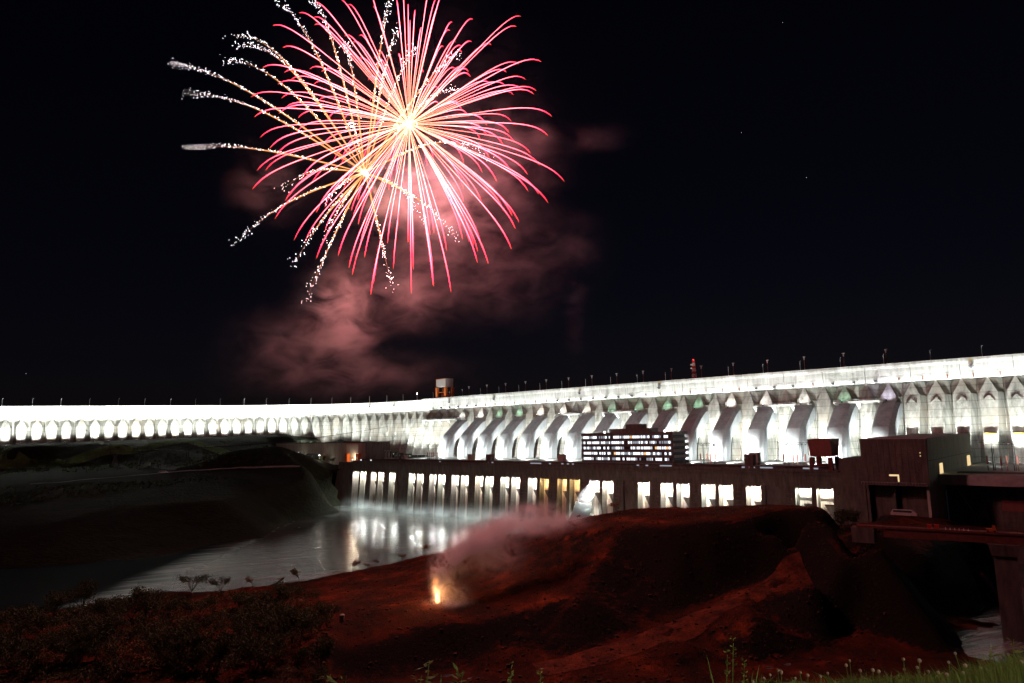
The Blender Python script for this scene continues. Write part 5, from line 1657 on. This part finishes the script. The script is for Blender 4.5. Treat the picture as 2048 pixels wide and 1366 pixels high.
def weed(x0, y0, dep, kind, label):
    top_ = at_y(x0, y0, dep)
    zb_ = hv(top_.x, top_.y); h = max(.15, top_.z - zb_)
    t = empty("weed" if kind != 'tall' else "grass_stalk", Vector((top_.x, top_.y, zb_)), label, "plant", "weeds along the lookout edge")
    b = MB(); r = random.Random(int(x0))
    b.tube([(0, 0, 0), (.02, 0, h * .6), (.05, .01, h)], [.006, .004, .002], 4)
    if kind == 'tall':
        for j in range(4):
            a = r.uniform(0, 6.28); e = Vector((math.cos(a) * .12, math.sin(a) * .05, h * r.uniform(.6, 1.0)))
            b.tube([(0, 0, 0), tuple(e * .6 + Vector((0, 0, h * .12))), tuple(e)], [.007, .006, .001], 3)
    b.build("stem", BLADE, t)
    lf = MB()
    if kind != 'tall':
        for j in range(44):
            z_ = h * r.uniform(.3, 1.0); a = r.uniform(0, 6.28); ll = r.uniform(.03, .075)
            p = Vector((.03, 0, z_)); d = Vector((math.cos(a), math.sin(a) * .7, r.uniform(-.3, .5))); s = Vector((-d.y, d.x, .2)).normalized() * ll * .16
            lf.add([p, p + d * ll * .5 + s, p + d * ll, p + d * ll * .5 - s], [(0, 1, 2, 3)])
    else:
        for j in range(24):
            z_ = h * r.uniform(.86, 1.04); a = r.uniform(0, 6.28)
            p = Vector((.045, 0, z_)); d = Vector((math.cos(a), math.sin(a), .4)) * .014; s = Vector((0, 0, .004))
            lf.add([p, p + d + s, p + d * 1.3, p + d - s], [(0, 1, 2, 3)])
    lf.build("leaves" if kind != 'tall' else "seed_head", BLADE, t)


for x, y, k, lab in [(640, 1350, 'leafy', "small leafy weed on the lookout edge, leftmost of the weeds"), (672, 1352, 'leafy', "low leafy weed second from the left on the lookout edge"), (838, 1322, 'leafy', "tall leafy weed in the middle of the lookout edge"),
                     (862, 1350, 'leafy', "bushy leafy weed right of the tall leafy one"), (822, 1352, 'leafy', "low leafy weed left of the tall leafy one"), (905, 1338, 'leafy', "slender leafy weed before the grass blades"), (1003, 1334, 'tall', "bent grass blades on the lookout edge, the left clump"),
                     (1062, 1348, 'tall', "short grass blades right of the bent clump"), (1448, 1288, 'tall', "tallest seeding grass stalk on the lookout edge"), (1436, 1312, 'tall', "broad grass blades beside the tallest seeding stalk"), (1470, 1330, 'tall', "shorter grass blades right of the tallest seeding stalk"),
                     (1965, 1290, 'leafy', "leafy weed rising by the stream in the lower right corner"), (2010, 1280, 'leafy', "tall leafy weed beside the bridge pier foot"), (2035, 1295, 'leafy', "leafy weed at the right edge of the lookout")]:
    weed(x, y, 3.6, k, lab)

# the lamp post of the lookout, beside the viewer
t = empty("lookout_lamp", Vector((7.5, -4.5, 81.2)), "lamp post of the lookout terrace lighting the grass at its edge", "lamp")
MB().tube([(0, 0, 0), (0, 0, 4.6), (-.5, .4, 5.0)], [.08, .06, .05], 8).build("pole", STEEL, t)
MB().box(-.85, -.35, .25, .6, 4.9, 5.05).build("lamp_head", DARKM, t)
light("lookout_lamp_light", 'SPOT', (6.9, -4.1, 86.05), 2300, (1.0, .95, .75), (2.0, 4.0, 81.3), .12, angle=R(100), blend=1.0)

# ------------------------------------------------------------------ pylons, frames, poles
def pylon_mesh():
    b = MB(); H = 24
    c0 = [(-3, -2), (3, -2), (3, 2), (-3, 2)]
    for (x, y) in c0:
        b.bar((x, y, 0), (x * .25, y * .25, 13), .32)
        b.bar((x * .25, y * .25, 13), (x * 2.0, y * .3, 20), .28)
        b.bar((x * 2.0, y * .3, 20), (x * 2.2, y * .25, 25.5), .24)
    for z in (4, 8):
        k = 1 - .75 * z / 13
        for j in range(4):
            p, q = c0[j], c0[(j + 1) % 4]
            b.bar((p[0] * k, p[1] * k, z), (q[0] * k, q[1] * k, z), .2)
            k2 = 1 - .75 * (z + 4) / 13
            b.bar((p[0] * k, p[1] * k, z), (q[0] * k2, q[1] * k2, z + 4), .2)
    b.bar((-11, 0, 20.5), (11, 0, 20.5), .38); b.bar((-11, 0, 20.5), (-6, 0, 22), .25); b.bar((11, 0, 20.5), (6, 0, 22), .25); b.bar((-6, 0, 22), (6, 0, 22), .28)
    for i in range(8): b.bar((-6 + i * 1.6, 0, 20.5 + (i % 2) * 1.5), (-6 + (i + 1) * 1.6, 0, 20.5 + ((i + 1) % 2) * 1.5), .2)
    return b


PYM = pylon_mesh().mesh("lattice", DARKM)
b = MB()
for x in (-9.5, 0, 9.5): b.tube([(x, 0, 20.4), (x, 0, 17.5)], .16, 5)
INS = b.mesh("insulator_string", DARKM)
pyl = []
for i, (x, y) in enumerate(((232, 884), (286, 884), (338, 881), (376, 881))):
    q = at_y(x, y, 800 + i * 12); q.z = hh(q.x, q.y) - .5
    t = empty("pylon", q, "lattice power pylon in front of the dam wing, %s from the left" % ordinal(i + 1), "pylon", "power pylons before the dam wing", .15)
    part(PYM, "lattice", t); part(INS, "insulator_string", t)
    pyl.append(q)
for s_, lab in ((-9.5, "nearest sagging power cable strung across the pylons"), (9.5, "rear sagging power cable strung across the pylons")):
    b = MB(); pts = [at_y(170, 858, 760)] + [q + Vector((s_ * .9, 0, 18)) for q in pyl] + [W(-740, 560, 92)]
    P = []
    for i in range(len(pts) - 1):
        for k in range(8):
            t_ = k / 8; p = pts[i].lerp(pts[i + 1], t_); p.z -= 4 * t_ * (1 - t_) * (pts[i + 1] - pts[i]).length * .02; P.append(p)
    P.append(pts[-1])
    b.tube([p - pts[0] for p in P], .16, 4)
    setp(b.build("power_cable", DARKM, None, pts[0]), lab, "cable", "cables on the pylons")
q = at_y(175, 905, 760); q.z = hh(q.x, q.y)
t = empty("utility_pole", q, "tall plain pole standing on the lawn terrace at the left", "pole")
MB().tube([(0, 0, -1), (0, 0, 31)], [.35, .2], 6).build("shaft", DARKM, t)
MB().box(-1.2, 1.2, -.1, .1, 29.5, 29.8).build("crossarm", DARKM, t)
q = at_z(321, 947, 45); q.z = hh(q.x, q.y)
t = empty("road_lamp", q, "dark lamp pole beside the hillside road", "lamp")
MB().tube([(0, 0, -.5), (0, 0, 9), (.9, 0, 9.6)], [.2, .14, .1], 5).build("pole", DARKM, t)
MB().box(.8, 1.9, -.2, .2, 9.45, 9.7).build("lamp_head", DARKM, t)

# switchyard frames before the dam
def frame(a0, a1, n_, label):
    t = empty("switchyard_frame", W((a0 + a1) / 2, n_, 50), label, "switchyard frame", "switchyard frames at the foot of the dam", DAM_ROT)
    w_ = (a1 - a0) / 2
    b = MB()
    for dz in (0, 1.6): b.bar((-w_ + dz * 2, 0, 17.5 - dz), (w_ - dz * 2, 0, 17.5 - dz), .3)
    nn_ = 14
    for i in range(nn_): b.bar((-w_ * .8 + 1.6 * w_ * i / nn_, 0, 17.5 - 1.6 * (i % 2)), (-w_ * .8 + 1.6 * w_ * (i + 1) / nn_, 0, 17.5 - 1.6 * ((i + 1) % 2)), .2)
    b.build("lattice_beam", DARKM, t)
    for x in (-w_ * .45, w_ * .45):
        b = MB(); b.bar((x, 0, 0), (x, 0, 17), .5); b.bar((x + .9, 0, 0), (x + .9, 0, 17), .3); b.build("post", DARKM, t)
    for x in (-w_ * .7, -w_ * .1, w_ * .15, w_ * .62):
        b = MB(); b.tube([(x, 0, 3 + abs(x) * .1), (x, 0, 9)], .55, 6); b.tube([(x, 0, 0), (x, 0, 3)], .3, 5); b.build("bushing", MAROON, t)


for x0, x1, lab in ((1393, 1440, "dark switchyard frame right of the office block"), (1556, 1622, "dark switchyard frame left of the maroon gantry crane"), (1958, 2050, "dark lattice switchyard frame right of the assembly hall"), (850, 880, "small switchyard frame at the left of the glaring yard")):
    n_ = 530 if x0 < 1900 else 520
    frame(on_n(x0, 893, n_)[0], on_n(x1, 893, n_)[0], n_, lab)
# work lights on the penstock tops, some of them green
GREENS = {9: "farthest left of the green ones", 11: "next to the farthest left green one", 19: "above the left half of the office block", 21: "just above the office block", 23: "above the right half of the office block", 25: "right of the office block", 33: "above the maroon gantry crane"}
GLG = glow_mat("green_lens", (.2, 1, .5), 4)
GLV = glow_mat("violet_lens", (.75, .7, 1), 4)
nw = 0
for k in range(5, 36, 2):
    a = DAM_A0 + 17 * k
    if k in GREENS: lab = "green work light on a penstock top, " + GREENS[k]; colr, e_ = (.50, 1.0, .68), 8000
    elif k == 35: lab = "violet work light on the rightmost penstock top"; colr, e_ = (.8, .76, 1.0), 11000
    else:
        nw += 1; lab = "white work light on a penstock top, %s of the white ones from the left" % ordinal(nw); colr, e_ = (1.0, .98, .95), 20000
    t = empty("work_light", W(a, DN - 9.6, 99.6), lab, "work light", "work lights on the penstocks", DAM_ROT)
    MB().box(-.5, .5, -.3, .3, -1.6, .2).build("housing", DARKM, t)
    MB().box(-.4, .4, -.2, .2, .2, .35).build("lens", GLG if k in GREENS else (GLV if k == 35 else GLOWW), t)
    light("work_light_beam", 'SPOT', W(a, DN - 9.6, 100.5), e_, colr, W(a, DN - 3, 106), .4, angle=R(120), blend=1.0)
# curved pipe hoops beyond the left gantry
t = empty("hoop_frame", W(-668, 505, 50.1), "pale hooped steel frame beyond the left gantry crane", "frame", None, DAM_ROT)
for i in range(6):
    b = MB(); b.tube([(-14 + i * 5.5, 0, 0), (-14 + i * 5.5, 0, 9), (-12 + i * 5.5, 0, 11.5), (-9 + i * 5.5, 0, 11.8 - i * .2)], .28, 5); b.build("hoop", STEEL, t)
MB().box(-15, 22, -.4, .4, 2.2, 3.2).build("rail", PANELW, t)
MB().box(20, 30, -3, 3, 0, 6).build("cabinet", PANELW, t)
# stars
for i, (x, y, lab) in enumerate(((1565, 45, "faint star high at the right of the sky"), (1483, 265, "faint star right of the red burst"), (1613, 355, "faint star above the right end of the dam"), (52, 747, "faint star low over the dam wing at the left"))):
    q = at_y(x, y, 6000)
    b = MB(); s = 2.6
    b.add([tuple(Vector(v) * s) for v in ((1, 0, 0), (-1, 0, 0), (0, 1, 0), (0, -1, 0), (0, 0, 1), (0, 0, -1))], [(0, 2, 4), (2, 1, 4), (1, 3, 4), (3, 0, 4), (2, 0, 5), (1, 2, 5), (3, 1, 5), (0, 3, 5)])
    setp(b.build("star", glow_mat("star_glow", (.8, .85, 1), 1.0), None, q), lab, "star")
